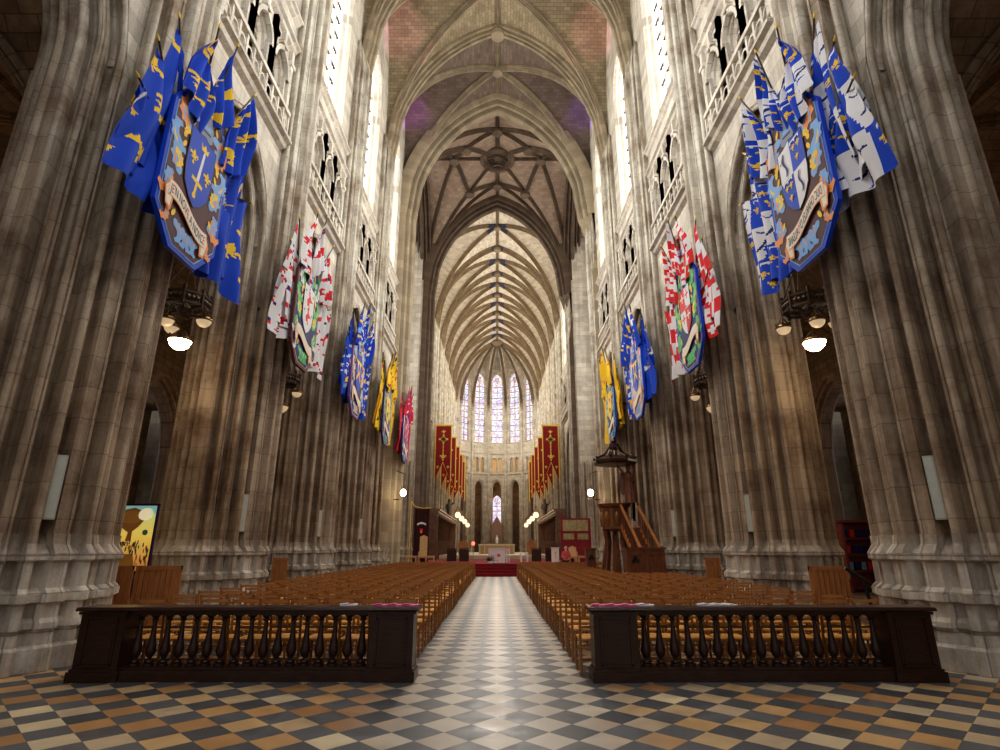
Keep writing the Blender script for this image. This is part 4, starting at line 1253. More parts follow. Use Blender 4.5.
pal1 = dict(border='blue', line='lblue', ground='maroon', mant=('lblue', 'orange', 'yellow'))
pal2 = dict(border='maroon', line='orange', ground='dblue', mant=('green', 'white', 'yellow'))
pal2b = dict(border='blue', line='orange', ground='dblue', mant=('green', 'green', 'yellow'))
pal3 = dict(border='purple', line='white', ground='dblue', mant=('pinkw', 'lblue', 'orange'))
pal3b = dict(border='blue', line='white', ground='pinkw', mant=('lblue', 'orange', 'white'))
pal4 = dict(border='dblue', line='orange', ground='purple', mant=('teal', 'lblue', 'yellow'))
pal4b = dict(border='blue', line='white', ground='dblue', mant=('teal', 'lblue', 'yellow'))
pal5 = dict(border='dblue', line='purple', ground='purple', mant=('lblue', 'white', 'red'))
YL = lambda k: NAVE_Y[k]
CL = [
 (-1, YL(1), pal1, esc_orl, fl_orleans, 'royal blue, gold-lily', 'nearest left shield', 'maroon shield board with blue scrolls, sword and lilies, nearest on the left', [('J', 0), ('E', 1), ("'N NOV", 0), ('E ', 1), ('A NOVC', 0), ('E', 1)], 0),
 (1, YL(1), pal1, esc_duc, fl_ducs, 'blue and white quartered', 'nearest right shield', 'maroon shield board with quartered blue and white arms, nearest on the right', [('D', 1), ('UC ', 0), ('C', 1), ("HARLES D'", 0), ('O', 1), ('RLEANS', 0)], 0),
 (-1, YL(2), pal2, esc_w, scatter(beast, ['red', 'red', 'red'], .60, .34, 'white', 'dblue'), 'white, red-beast', 'second left shield', 'green-scrolled shield board with white arms, second on the left', None, 1),
 (1, YL(2), pal2b, esc_x, fl_check, 'red and white checked', 'second right shield', 'green-scrolled shield board with red crosses, second on the right', None, 1),
 (-1, YL(3), pal3, esc_b, scatter(beast, ['white', 'yellow', 'white', 'lblue'], .36, .28, 'blue'), 'blue, white-figured', 'third left shield', 'pink-scrolled shield board third on the left, among blue flags', None, 1),
 (1, YL(3), pal3b, esc_b, scatter(keyb, ['yellow', 'yellow', 'white'], .48, .42, 'blue'), 'blue, gold-barred', 'third right shield', 'pale shield board with gold bars, third on the right', None, 1),
 (-1, YL(4), pal4, esc_y, scatter(beast, ['red', 'black', 'red', 'yellow'], .42, .25, 'yellow'), 'yellow, red-figured', 'fourth left shield', 'teal-scrolled shield board fourth on the left, among yellow flags', None, 2),
 (1, YL(4)-1.0, pal4b, esc_y, scatter(lambda c: [(c, ell(0, 0, .3, .3))], ['red', 'orange', 'red'], .34, .16, 'yellow'), 'yellow, red-dotted', 'fourth right shield', 'teal-scrolled shield board above the pulpit, among yellow flags', None, 2),
 (-1, YL(5)-.4, pal5, esc_r, scatter(beast, ['white', 'blue', 'white', 'purple'], .34, .22, 'crimson'), 'crimson, white-figured', 'fifth left shield', 'purple shield board farthest on the left, among crimson flags', None, 2),
]
for side, Yc, pal, esc, ff, adj, sn, lab, txt, lod in CL:
    shield(side, Yc, pal, esc, lab, txt, lod)
    random.seed(int(Yc*7)+side*3+100)
    for i in range(8): flag(side, Yc, i, {'flag': ff}, lod, adj, sn)

# ------------------------------------------------------------------ chandeliers between the piers
random.seed(11)
LIT = []
def chandelier(side, Y, X, Z, lit, label):
    e = empty('ring_chandelier', (side*X, Y, Z), label, 'chandelier', 'iron ring chandeliers of the nave arcade')
    mb = MB(); N = 8; r = .52
    P = [(r*math.cos(2*PI*(k+.5)/N), r*math.sin(2*PI*(k+.5)/N)) for k in range(N)]
    for k in range(N):
        a, b = Vector(P[k]), Vector(P[(k+1) % N])
        for z in (-.13, .13): mb.bar((a.x, a.y, z), (b.x, b.y, z), .05)
        mb.bar((a.x, a.y, -.2), (a.x, a.y, .26), .06)
        for t in (.2, .35, .5, .65, .8):
            c = a.lerp(b, t); mb.bar((c.x, c.y, -.13), (c.x, c.y, .13), .02)
        for t in (.25, .5, .75):
            c = a.lerp(b, t); mb.ball((c.x, c.y, 0), .06, 6, (1, 1, 1))
        mb.bar((a.x, a.y, -.13), (0, 0, -.2), .03)
    mb.lathe([(.05, -.35), (.14, -.28), (.16, -.15), (.05, 0)], (0, 0, 0), 10)
    mb.build('ring', M_iron, e)
    mb = MB()
    for k in range(4):
        a = 2*PI*(k+.5)/4
        mb.tube([(r*math.cos(a), r*math.sin(a), .2), (0, 0, 1.25)], .014, 5)
        for q in range(14):
            t = q/14; mb.ball((r*math.cos(a)*(1-t), r*math.sin(a)*(1-t), .2+1.05*t), .022, 5)
    mb.tube([(0, 0, 1.25), (0, 0, 3.6)], .014, 5)
    for q in range(24): mb.ball((0, 0, 1.25+q*.1), .022, 5)
    mb.build('chain', M_iron, e)
    for k, (dx, dy, dz, R_) in enumerate([(.55, -.1, -.5, .17), (-.45, .35, -.48, .17), (-.1, -.45, -.62, .17), (.02, .0, -.95, .25)]):
        b = MB(); b.lathe([(R_*1.0, 0), (R_*1.06, .03), (R_*1.0, .07), (R_*.8, .1)], (dx, dy, dz), 14)
        for q in range(6):
            a = 2*PI*q/6; b.tube([(dx+R_*math.cos(a), dy+R_*math.sin(a), dz+.05), (dx, dy, dz+.32)], .012, 5); b.ball((dx+R_*math.cos(a), dy+R_*math.sin(a), dz+.1), .03, 5)
        b.tube([(dx, dy, dz+.32), (dx*.95, dy*.95, -.13)], .012, 5)
        o = b.build('lamp_mount', M_bronze, e)
        on = lit and k == 3
        b = MB(); b.lathe([(.02, -R_*.85), (R_*.45, -R_*.75), (R_*.8, -R_*.45), (R_*.98, 0), (R_*.9, .01)], (dx, dy, dz), 14)
        b.build('lamp_bowl', M_lamp if on else M_bowl, o, True, 60)
        if on: LIT.append((side*X+dx, Y+dy, Z+dz-.34))
for side, sn in ((-1, 'left'), (1, 'right')):
    for k in range(1, 5):
        yc = (NAVE_Y[k]+NAVE_Y[k+1])/2
        if k > 2: continue
        chandelier(side, yc, 7.35, 7.12, k == 1, 'iron ring chandelier with opal bowls in the %s arcade, %s' % (sn, ['', 'nearest, one bowl lit', 'unlit behind the second pier', 'unlit behind the third pier'][k]))

# column loudspeakers on the piers
k_ = 0
def on_pier(u):
    best = min(OUT, key=lambda p: abs(p.x-abs(u)))
    return best
for side, sn in ((-1, 'left'), (1, 'right')):
    for k, y in enumerate(NAVE_Y[1:5]):
        X, Yq, rz = 6.42, y-.72, R(40)
        e = empty('column_loudspeaker', (side*X, Yq, 2.0), 'slim grey column loudspeaker on the %s pier from the camera, %s side' % (ORD[k+1], sn), 'loudspeaker', 'column loudspeakers on the piers')
        e.rotation_euler = (0, 0, -side*R(38))
        mb = MB(); mb.box((0, 0, .45), (.15, .09, .92)); mb.build('cabinet', flat('speaker_case', (.45, .46, .40), .5) if k_ == 0 else bpy.data.materials['speaker_case'], e); k_ = 1
        mb = MB(); mb.box((0, -.047, .45), (.12, .008, .87)); mb.build('grille', M_speaker, e)
        for zb in (.2, .7): mb = MB(); mb.box((0, .1, zb), (.05, .14, .05)); mb.build('bracket', M_iron, e)

# ------------------------------------------------------------------ wooden screens, painting
def screen(x0, x1, y, z1, label, planks=6, stile=True, name='wooden_screen', rz=0, mat=None):
    e = empty(name, ((x0+x1)/2, y, 0), label, 'screen'); e.rotation_euler = (0, 0, rz); w = x1-x0; mat = mat or M_panelw
    mb = MB(); mb.box((-w/2+.035, 0, z1/2), (.07, .05, z1)); mb.box((w/2-.035, 0, z1/2), (.07, .05, z1)); mb.box((0, 0, z1-.04), (w, .055, .08)); mb.box((0, 0, .06), (w, .05, .12))
    mb.build('frame', mat, e)
    mb = MB(); iw = (w-.14)/planks
    for i in range(planks): mb.box((-w/2+.07+iw*(i+.5), 0, z1/2), (iw*.88, .025, z1-.16))
    mb.box((0, .01, z1/2), (w-.14, .008, z1-.2))
    mb.build('planks', mat, e)
    mb = MB()
    for q in (-1, 1): mb.box((q*(w/2-.1), 0, .02), (.06, .35, .04))
    mb.build('foot', mat, e)
screen(-7.75, -7.10, 11.6, 1.27, 'brown planked wooden screen at the left pier edge, under the painting', 3)
screen(-7.04, -6.16, 11.6, 1.27, 'brown planked wooden screen right of the other, beside the left second pier', 7)
screen(6.13, 6.88, 11.6, 1.26, 'orange-brown planked wooden screen leaning by the right pier', 6)
screen(-6.75, -6.30, 17.8, 1.32, 'narrow brown wooden door panel between the second and third left piers', 2)
screen(6.30, 6.75, 17.8, 1.32, 'narrow brown wooden door panel between the second and third right piers', 2)
# painting
e = empty('painting', (-7.85, 12.5, 1.12), 'bright yellow framed painting of a domed tree over a crowd', 'painting')
mb = MB(); w_, h_ = 1.0, 1.38
for a, b, c, d in ((0, 0, w_+.05, .04), (0, h_, w_+.05, .04)): mb.box((a, 0, b), (c, .05, d))
for s_ in (-1, 1): mb.box((s_*w_/2, 0, h_/2), (.04, .05, h_))
mb.build('frame', flat('purple_frame', (.05, .015, .07), .5), e)
def paint_mat():
    m, nt, b = newmat('painting_ground'); tc = nt.nodes.new('ShaderNodeTexCoord')
    sp = nt.nodes.new('ShaderNodeSeparateXYZ'); nt.links.new(tc.outputs['Object'], sp.inputs[0])
    mr = nt.nodes.new('ShaderNodeMapRange'); mr.inputs[1].default_value = 0; mr.inputs[2].default_value = 1.38; nt.links.new(sp.outputs[2], mr.inputs[0])
    n = noise(nt, 7, 4, tc.outputs['Object'])
    ad = nt.nodes.new('ShaderNodeMath'); ad.operation = 'MULTIPLY_ADD'; ad.inputs[1].default_value = .22; nt.links.new(n, ad.inputs[0]); nt.links.new(mr.outputs[0], ad.inputs[2])
    r = ramp(nt, [(.1, (.55, .18, .05)), (.4, (.70, .42, .10)), (.65, (.85, .62, .12)), (.95, (.60, .66, .25)), (1.12, (.25, .50, .45))], ad.outputs[0]); nt.links.new(r.outputs[0], b.inputs['Base Color'])
    b.inputs['Roughness'].default_value = .4
    nt.links.new(r.outputs[0], b.inputs['Emission Color']); b.inputs['Emission Strength'].default_value = .5  # added glow brightens the canvas, no lamp behind it
    return m
mb = MB(); mb.box((0, .01, h_/2), (w_-.03, .02, h_-.03)); mb.build('canvas', paint_mat(), e)
mb = MB(); Q = [(0, [(-.10, .62), (-.07, .8), (-.30, .95), (-.36, 1.1), (-.22, 1.27), (0, 1.32), (.2, 1.24), (.26, 1.08), (.14, .92), (.02, .82), (.03, .62)]), (1, ell(-.05, 1.12, .24, .14, 0, 14)), (2, ell(.25, 1.18, .16, .13, .2, 12)), (3, ell(.30, .80, .06, .06)), (1, [(-.2, .05), (.2, .05), (.12, .36), (-.1, .36)]), (0, [(-.3, .02), (-.12, .3), (-.2, .34), (-.4, .1)])]
random.seed(5)
for i in range(90):
    x = random.uniform(-.45, .45); z = random.uniform(.12, .62) if abs(x) > .2 else random.uniform(.38, .62)
    Q.append((random.choice((0, 1, 3, 4, 5, 4)), [(x-.014, z-.05), (x+.014, z-.05), (x+.012, z+.02), (x, z+.04), (x-.012, z+.02)]))
for n_, (m, p) in enumerate(Q): mb.m = m; mb.face([(u, -.004-.0002*n_, z) for u, z in p])
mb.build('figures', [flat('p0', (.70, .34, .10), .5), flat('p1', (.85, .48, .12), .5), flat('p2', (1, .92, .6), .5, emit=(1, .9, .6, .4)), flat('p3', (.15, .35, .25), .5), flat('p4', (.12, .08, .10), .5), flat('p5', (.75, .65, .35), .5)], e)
mb = MB()
for s_ in (-1, 1): mb.bar((s_*.42, .04, 1.3), (s_*.5, .12, -1.12), .05)
mb.bar((0, .05, 1.3), (0, .55, -1.12), .04); mb.bar((-.52, .02, -.02), (.52, .02, -.02), .06)
mb.build('easel', M_dark, e)

# handrail and cabinet in the right aisle
e = empty('handrail', (6.72, 10.9, 0), 'black sloping metal handrail beside the nearest right pier', 'handrail')
mb = MB(); mb.tube([(-.28, 0, 1.25), (.12, 0, .98), (.2, 0, .93)], .03, 8); mb.build('rail', M_black, e)
mb = MB(); mb.tube([(.02, 0, 1.04), (.16, 0, 0)], .03, 8); mb.box((.16, 0, .01), (.16, .16, .02)); mb.build('post', M_black, e)
e = empty('display_cabinet', (14.1, 22.6, 0), 'red-brown display cabinet with leaflets in the right aisle', 'cabinet')
mrb = wood('red_wood', (.20, .035, .02), (.32, .07, .04), .4)
mb = MB()
for s_ in (-1, 1): mb.box((s_*.7, 0, 1.3), (.1, .4, 2.6))
mb.box((0, .18, 1.3), (1.4, .04, 2.6)); mb.box((0, 0, 2.6), (1.6, .5, .1)); mb.build('carcass', mrb, e)
for z in (.15, .75, 1.35, 1.95):
    mb = MB(); mb.box((0, 0, z), (1.3, .38, .05)); mb.build('shelf', mrb, e)
mb = MB()
for i in range(15):
    mb.m = random.randrange(4); mb.box((-.5+.25*(i % 5), .0, (.95, 1.55, 2.15)[i//5]), (.18, .03, .28))
mb.build('posters', [MC['lblue'], MC['white'], MC['red'], MC['dblue']], e)

# ------------------------------------------------------------------ pulpit
e = empty('pulpit', (5.1, 23.6, 0), 'carved brown wooden pulpit with stairs and canopy by the right piers', 'pulpit')
ox, oy = 5.1, 23.6
def L(x, y, z): return (x-ox, y-oy, z)
N = 8
mb = MB(); c = L(4.98, 24.4, 0); r = .66
def octp(r, z, c=c, a0=PI/8): return [(c[0]+r*math.cos(a0+2*PI*k/N), c[1]+r*math.sin(a0+2*PI*k/N), z) for k in range(N)]
mb.grid([octp(.50, 2.28), octp(.60, 2.36), octp(.58, 2.45), octp(.58, 3.20), octp(.68, 3.28), octp(.72, 3.38), octp(.60, 3.40), octp(.54, 3.38), octp(.54, 2.5)], close=True); mb.face(octp(.5, 2.28)); mb.face(octp(.54, 2.5))
t_ = mb.build('tub', M_pulpit, e)
mb = MB()
for k in range(N):
    a, b = Vector(octp(.585, 0)[k]), Vector(octp(.585, 0)[(k+1) % N]); m_ = (a+b)/2
    mb.bar((a.x, a.y, 2.45), (a.x, a.y, 3.2), .06)
    mb.ball((m_.x, m_.y, 2.85), .10, 8, (1, 1, 2.2)); mb.ball((m_.x, m_.y, 2.6), .06, 6)
mb.build('carving', flat('carved_gold', (.30, .15, .05), .4, .3), t_)
mb = MB()
for k in range(0, N):
    a = PI/8+2*PI*k/N
    if k % 2 == 0:
        pts = [(c[0]+.52*math.cos(a), c[1]+.52*math.sin(a), 2.3), (c[0]+.45*math.cos(a), c[1]+.45*math.sin(a), 1.9), (c[0]+.62*math.cos(a), c[1]+.62*math.sin(a), 1.0), (c[0]+.80*math.cos(a), c[1]+.80*math.sin(a), 0)]
        for p, q in zip(pts, pts[1:]): mb.bar(p, q, .14, .14)
mb.tube([(c[0], c[1], 0), (c[0], c[1], 2.3)], [.22, .12], 10)
mb.build('support', M_pulpit, e)
# stairs
mb = MB(); ns = 9
for i in range(ns):
    y = 20.7+ (23.9-20.7)*i/ns; z = .45+ (2.4-.45)*(i+1)/ns
    mb.box(L(5.5, y+.18, z-.03), (.66, .37, .05)); mb.box(L(5.5, y, z-.12), (.66, .03, .2))
mb.build('steps', M_pulpit, e)
for x in (5.14, 5.84):
    mb = MB()
    p0, p1 = Vector(L(x, 20.7, .55)), Vector(L(x, 23.9, 2.45)); up = Vector((0, 0, .92))
    mb.bar(p0, p1, .07, .22)
    q = mb.build('stringer', M_panelw, e)
    mb = MB(); mb.bar(p0+up, p1+up, .09, .08); mb.build('handrail', M_panelw, e)
    for k in range(11):
        mb = MB(); a = p0.lerp(p1, (k+.5)/11); mb.lathe([(.03, .08), (.018, .2), (.034, .4), (.02, .6), (.028, .9)], tuple(a), 7); mb.build('baluster', M_pulpit, e, True)
    mb = MB(); mb.box(tuple(p0+Vector((0, -.05, .25))), (.12, .12, 1.5)); mb.ball(tuple(p0+Vector((0, -.05, 1.05))), .08, 8); mb.build('newel_post', M_pulpit, e)
mb = MB(); mb.box(L(5.86, 24.2, 2.9), (.06, 1.0, 1.0)); mb.box(L(5.9, 24.4, 4.1), (.14, .5, 2.8)); mb.build('back_panel', M_pulpit, e)
# enclosure
for (x0, x1, y0, z1) in ((4.45, 5.78, 20.15, 1.62), (4.02, 4.42, 26.2, 1.6)):
    mb = MB(); w = x1-x0; xm = (x0+x1)/2
    mb.box(L(xm, y0+.3, z1/2), (w, .6, z1)); mb.box(L(xm, y0+.3, z1-.03), (w+.08, .68, .07)); mb.box(L(xm, y0+.3, .08), (w+.06, .66, .16))
    q = mb.build('enclosure', M_pulpit, e)
    mb = MB(); k = max(1, int(w/.6))
    for i in range(k):
        cx = x0+w*(i+.5)/k
        for a, b, c_, d in ((0, z1*.18, w/k*.7, .03), (0, z1*.85, w/k*.7, .03), (-w/k*.35, z1*.52, .03, z1*.67), (w/k*.35, z1*.52, .03, z1*.67)): mb.box(L(cx+a, y0-.01, b), (c_, .03, d))
    mb.build('panel_moulding', M_pulpit, q)
    mb = MB()
    for dx, dz in ((-.07, 0), (.07, 0), (0, .1)): mb.lathe([(.07, -.01), (.07, .01)], (0, 0, 0), 10, Matrix.Translation(Vector(L(x0+.3 if w > .5 else xm, y0-.012, z1*.72))+Vector((dx, 0, dz))) @ Matrix.Rotation(PI/2, 4, 'X'))
    mb.build('trefoil', M_black, q)
# canopy
c = L(5.12, 24.3, 0)
def octc(r, z): return [(c[0]+r*math.cos(PI/8+2*PI*k/N), c[1]+r*math.sin(PI/8+2*PI*k/N), z) for k in range(N)]
mb = MB(); mb.grid([octc(.55, 5.02), octc(.86, 5.04), octc(.95, 5.12), octc(.95, 5.22), octc(.84, 5.30), octc(.6, 5.40), octc(.2, 5.44)], close=True); mb.face(octc(.55, 5.02)); mb.face(octc(.2, 5.44))
cn = mb.build('canopy', M_dark, e)
mb = MB()
for k in range(N):
    a = PI/8+2*PI*k/N
    mb.tube([(c[0]+.86*math.cos(a), c[1]+.86*math.sin(a), 5.3), (c[0]+.45*math.cos(a), c[1]+.45*math.sin(a), 5.5), (c[0]+.2*math.cos(a), c[1]+.2*math.sin(a), 5.85)], [.05, .04, .03], 6)
    mb.ball((c[0]+.9*math.cos(a), c[1]+.9*math.sin(a), 5.33), .06, 6)
mb.lathe([(.18, 5.7), (.24, 5.8), (.22, 5.95), (.10, 6.0), (.14, 6.1), (.03, 6.3)], (c[0], c[1], 0), 10)
mb.build('crown_scrolls', M_dark, cn)
# angel figure (one continuous carved mesh)
mb = MB(); c = Vector(L(5.62, 24.1, 3.38))
prof = [(.16, 0), (.24, .03), (.22, .12), (.20, .5), (.155, .85), (.17, 1.05), (.19, 1.2), (.12, 1.32), (.055, 1.38), (.06, 1.42), (.105, 1.5), (.11, 1.58), (.08, 1.67), (.02, 1.7)]
mb.lathe(prof, tuple(c), 14)
for s_ in (-1, 1):
    mb.grid([[tuple(c+Vector((s_*.05, .12, 1.25))), tuple(c+Vector((s_*.02, .12, .6)))], [tuple(c+Vector((s_*.28, .2, 1.35))), tuple(c+Vector((s_*.22, .2, .35)))], [tuple(c+Vector((s_*.36, .22, 1.0))), tuple(c+Vector((s_*.32, .22, .45)))]])
mb.tube([tuple(c+Vector((-.15, -.02, 1.22))), tuple(c+Vector((-.34, -.1, 1.42))), tuple(c+Vector((-.48, -.12, 1.62)))], [.06, .045, .03], 8)
mb.tube([tuple(c+Vector((.15, -.02, 1.22))), tuple(c+Vector((.18, -.18, .95))), tuple(c+Vector((-.02, -.26, .98)))], [.06, .045, .03], 8)
o = mb.build('carved_angel', M_pulpit, e, True, 60)

# ------------------------------------------------------------------ sanctuary
SZ = .68
def tabletop(name, x0, x1, y, z0, z1, label, cat, mat, d=.4, legs=True):
    e = empty(name, ((x0+x1)/2, y, z0), label, cat); w = x1-x0; h = z1-z0
    mb = MB(); mb.box((0, 0, h-.03), (w, d, .06)); mb.build('seat', mat, e)
    for a in (-1, 1):
        for b in (-1, 1):
            mb = MB(); mb.box((a*(w/2-.04), b*(d/2-.04), (h-.06)/2), (.06, .06, h-.06)); mb.build('leg', mat, e)
    mb = MB(); mb.box((0, 0, h-.1), (w-.1, d-.08, .06)); mb.build('apron', mat, e)
    return e
tabletop('bench', -5.75, -5.08, 37.2, SZ, 1.13, 'pale low bench at the far left of the red platform', 'bench', M_light)
tabletop('bench', -5.0, -3.95, 37.2, SZ, 1.13, 'pale low bench before the maroon hanging on the left', 'bench', M_light)
tabletop('bench', 4.3, 4.98, 37.2, SZ, 1.13, 'pale low bench before the red panel, nearer the altar', 'bench', M_light)
tabletop('bench', 5.15, 5.85, 37.2, SZ, 1.13, 'pale low bench at the far right of the red platform', 'bench', M_light)
def armchair(x, y, top, label):
    e = empty('wooden_armchair', (x, y, SZ), label, 'armchair'); h = top-SZ
    mb = MB(); mb.box((0, 0, .45), (.5, .45, .06)); mb.build('seat', M_light, e)
    mb = MB(); mb.box((0, .22, .45+(h-.45)/2), (.5, .05, h-.45)); mb.face([(-.25, .24, h), (.25, .24, h), (0, .24, h+.12)]); mb.build('backrest', M_light, e)
    for a in (-1, 1):
        for b in (-1, 1): mb = MB(); mb.box((a*.22, b*.2, .21), (.06, .06, .42)); mb.build('leg', M_light, e)
        mb = MB(); mb.box((a*.24, 0, .68), (.05, .42, .04)); mb.box((a*.24, -.18, .56), (.05, .05, .24)); mb.build('armrest', M_light, e)
armchair(-4.78, 37.9, 2.30, 'tall pale wooden throne in front of the maroon hanging')
armchair(4.92, 37.9, 1.62, 'pale wooden armchair in front of the red panel')
# altar
e = empty('altar', (0, 38.3, SZ), 'white-clothed altar with a red star on the red platform', 'altar')
mb = MB(); mb.box((0, 0, .44), (1.1, .7, .88)); mb.box((0, 0, .9), (1.2, .8, .05)); mb.build('cloth', M_white, e)
mb = MB()
st = [(.0+.16*(1 if k % 2 == 0 else .42)*math.sin(PI*k/5), .47+.16*(1 if k % 2 == 0 else .42)*math.cos(PI*k/5)) for k in range(10)]
mb.face([(.12+x, -.353, z) for x, z in st]); mb.build('star_emblem', MC['red'], e)
tab = tabletop('side_table', .62, .86, 38.6, SZ, 1.55, 'small white-covered side table right of the altar', 'table', M_white, .4)
# high altar
e = empty('high_altar', (-.02, 60, 1.0), 'long cream stone high altar behind the clothed altar', 'altar')
mb = MB(); mb.box((0, 0, .92), (3.75, .9, .16)); mb.build('slab', M_cream, e)
for x in (-1.75, -1.25, 1.25, 1.75): mb = MB(); mb.lathe([(.1, 0), (.08, .06), (.08, .78), (.1, .84)], (x, -.3, 0), 10); mb.build('colonnette', M_cream, e, True)
mb = MB(); mb.box((0, .1, .42), (3.4, .5, .84)); mb.build('body', M_light, e)
# lectern white, posts, flowers
e = empty('lectern', (3.68, 37.0, SZ), 'white panel lectern with a small gold emblem, right of the altar', 'lectern')
mb = MB(); mb.box((0, 0, .46), (.46, .3, .92)); mb.box((0, 0, .94), (.52, .4, .04)); mb.build('body', M_white, e)
mb = MB(); mb.m = 0; [mb.face([(u, -.153, z) for u, z in p]) for _, p in tr(keyb('x'), 0, .5, .4)]; mb.build('emblem', M_gold, e)
for i, x in enumerate((1.52, 1.90)):
    e = empty('candle_stand', (x, 36.6, SZ), 'thick white candle pillar right of the altar, %s' % ('inner one' if i == 0 else 'outer one'), 'candle', 'white candle pillars')
    mb = MB(); mb.lathe([(.09, 0), (.09, .03), (.05, .05)], (0, 0, 0), 12); mb.build('base', M_white, e); mb = MB(); mb.lathe([(.055, .04), (.055, .68), (.02, .69)], (0, 0, 0), 12); mb.build('candle', M_white, e)
e = empty('flower_arrangement', (-.42, 36.4, SZ), 'leafy flower arrangement in a white vase before the altar', 'flowers')
mb = MB(); mb.lathe([(.1, 0), (.14, .06), (.12, .14), (.09, .15)], (0, 0, 0), 12); mb.build('vase', M_white, e, True)
random.seed(3)
mb = MB(); fl_ = MB()
for i in range(90):
    a = random.uniform(0, 2*PI); el = random.uniform(.1, 1.4); l = random.uniform(.2, .5)
    d = Vector((math.cos(a)*math.cos(el)*1.2, math.sin(a)*math.cos(el)*.6, math.sin(el))); p = Vector((0, 0, .12)); q = p+d*l; s_ = Vector((-d.y, d.x, .2)).normalized()*.03
    m_ = p.lerp(q, .6); mb.face([p, m_+s_, q, m_-s_])
    if i % 7 == 0: fl_.ball(tuple(q), .05, 6)
mb.build('leaves', flat('leaf', (.05, .12, .03), .6, var=.4), e); fl_.build('blossoms', flat('blossom', (.70, .25, .30), .6), e)
# maroon hanging
e = empty('hanging_banner', (-5.02, 38.6, SZ), 'dark maroon hanging banner with white scroll and shield emblem', 'banner')
mb = MB(); rows = [[(x/10*.5+0, .02*math.sin(x*1.3), z) for x in range(-10, 11)] for z in (.05, 1.7, 3.45)]; mb.grid(rows); mb.build('cloth', M_maroon, e, True)
mb = MB(); mb.m = 0; mb.grid([[(-.3+.06*k, -.04, 2.35+.1*math.sin(PI*k/10)) for k in range(11)], [(-.3+.06*k, -.04, 2.48+.1*math.sin(PI*k/10)) for k in range(11)]])
mb.m = 1; mb.face([(-.11, -.04, 2.15), (.11, -.04, 2.15), (.1, -.04, 1.95), (0, -.04, 1.82), (-.1, -.04, 1.95)]); mb.m = 2; mb.face([(-.08, -.045, 1.98), (.08, -.045, 1.98), (0, -.045, 1.84)])
mb.build('emblem', [MC['white'], MC['red'], MC['yellow']], e)
mb = MB(); mb.tube([(-.75, 0, 3.95), (-.5, 0, 3.6), (0, 0, 3.48), (.6, 0, 3.5)], .03, 8); mb.tube([(-.75, 0, 0), (-.75, 0, 3.95)], .03, 8); mb.build('rod', M_gold, e)
# red panel right
e = empty('red_door_screen', (5.28, 38.9, SZ), 'tall red panelled door screen with brass lattice, right of the platform', 'screen')
mb = MB(); W_, H_ = 2.0, 2.85
mb.box((0, .03, H_/2), (W_, .05, H_)); 
for x in (-.96, 0, .96): mb.box((x, -.01, H_/2 if x else H_*.31), (.1, .07, H_ if x else H_*.62))
for z in (.06, 1.38, 1.95, H_-.05): mb.box((0, -.01, z), (W_, .07, .1))
mb.build('frame', M_redp, e)
for x, z, w, h in ((0, 2.38, 1.7, .72), (-.48, 1.66, .72, .38), (.48, 1.66, .72, .38)):
    mb = MB(); mb.box((x, -.005, z), (w, .02, h)); 
    for k in range(int(w/.1)): mb.box((x-w/2+.1*k+.05, -.02, z), (.02, .02, h))
    for k in range(int(h/.1)): mb.box((x, -.02, z-h/2+.1*k+.05), (w, .02, .02))
    mb.build('lattice', M_lattice, e)
for x in (-.48, .48): mb = MB(); mb.box((x, 0, .72), (.68, .03, 1.1)); mb.box((x, -.02, .72), (.6, .02, 1.0)); mb.build('lower_panel', M_redp, e)
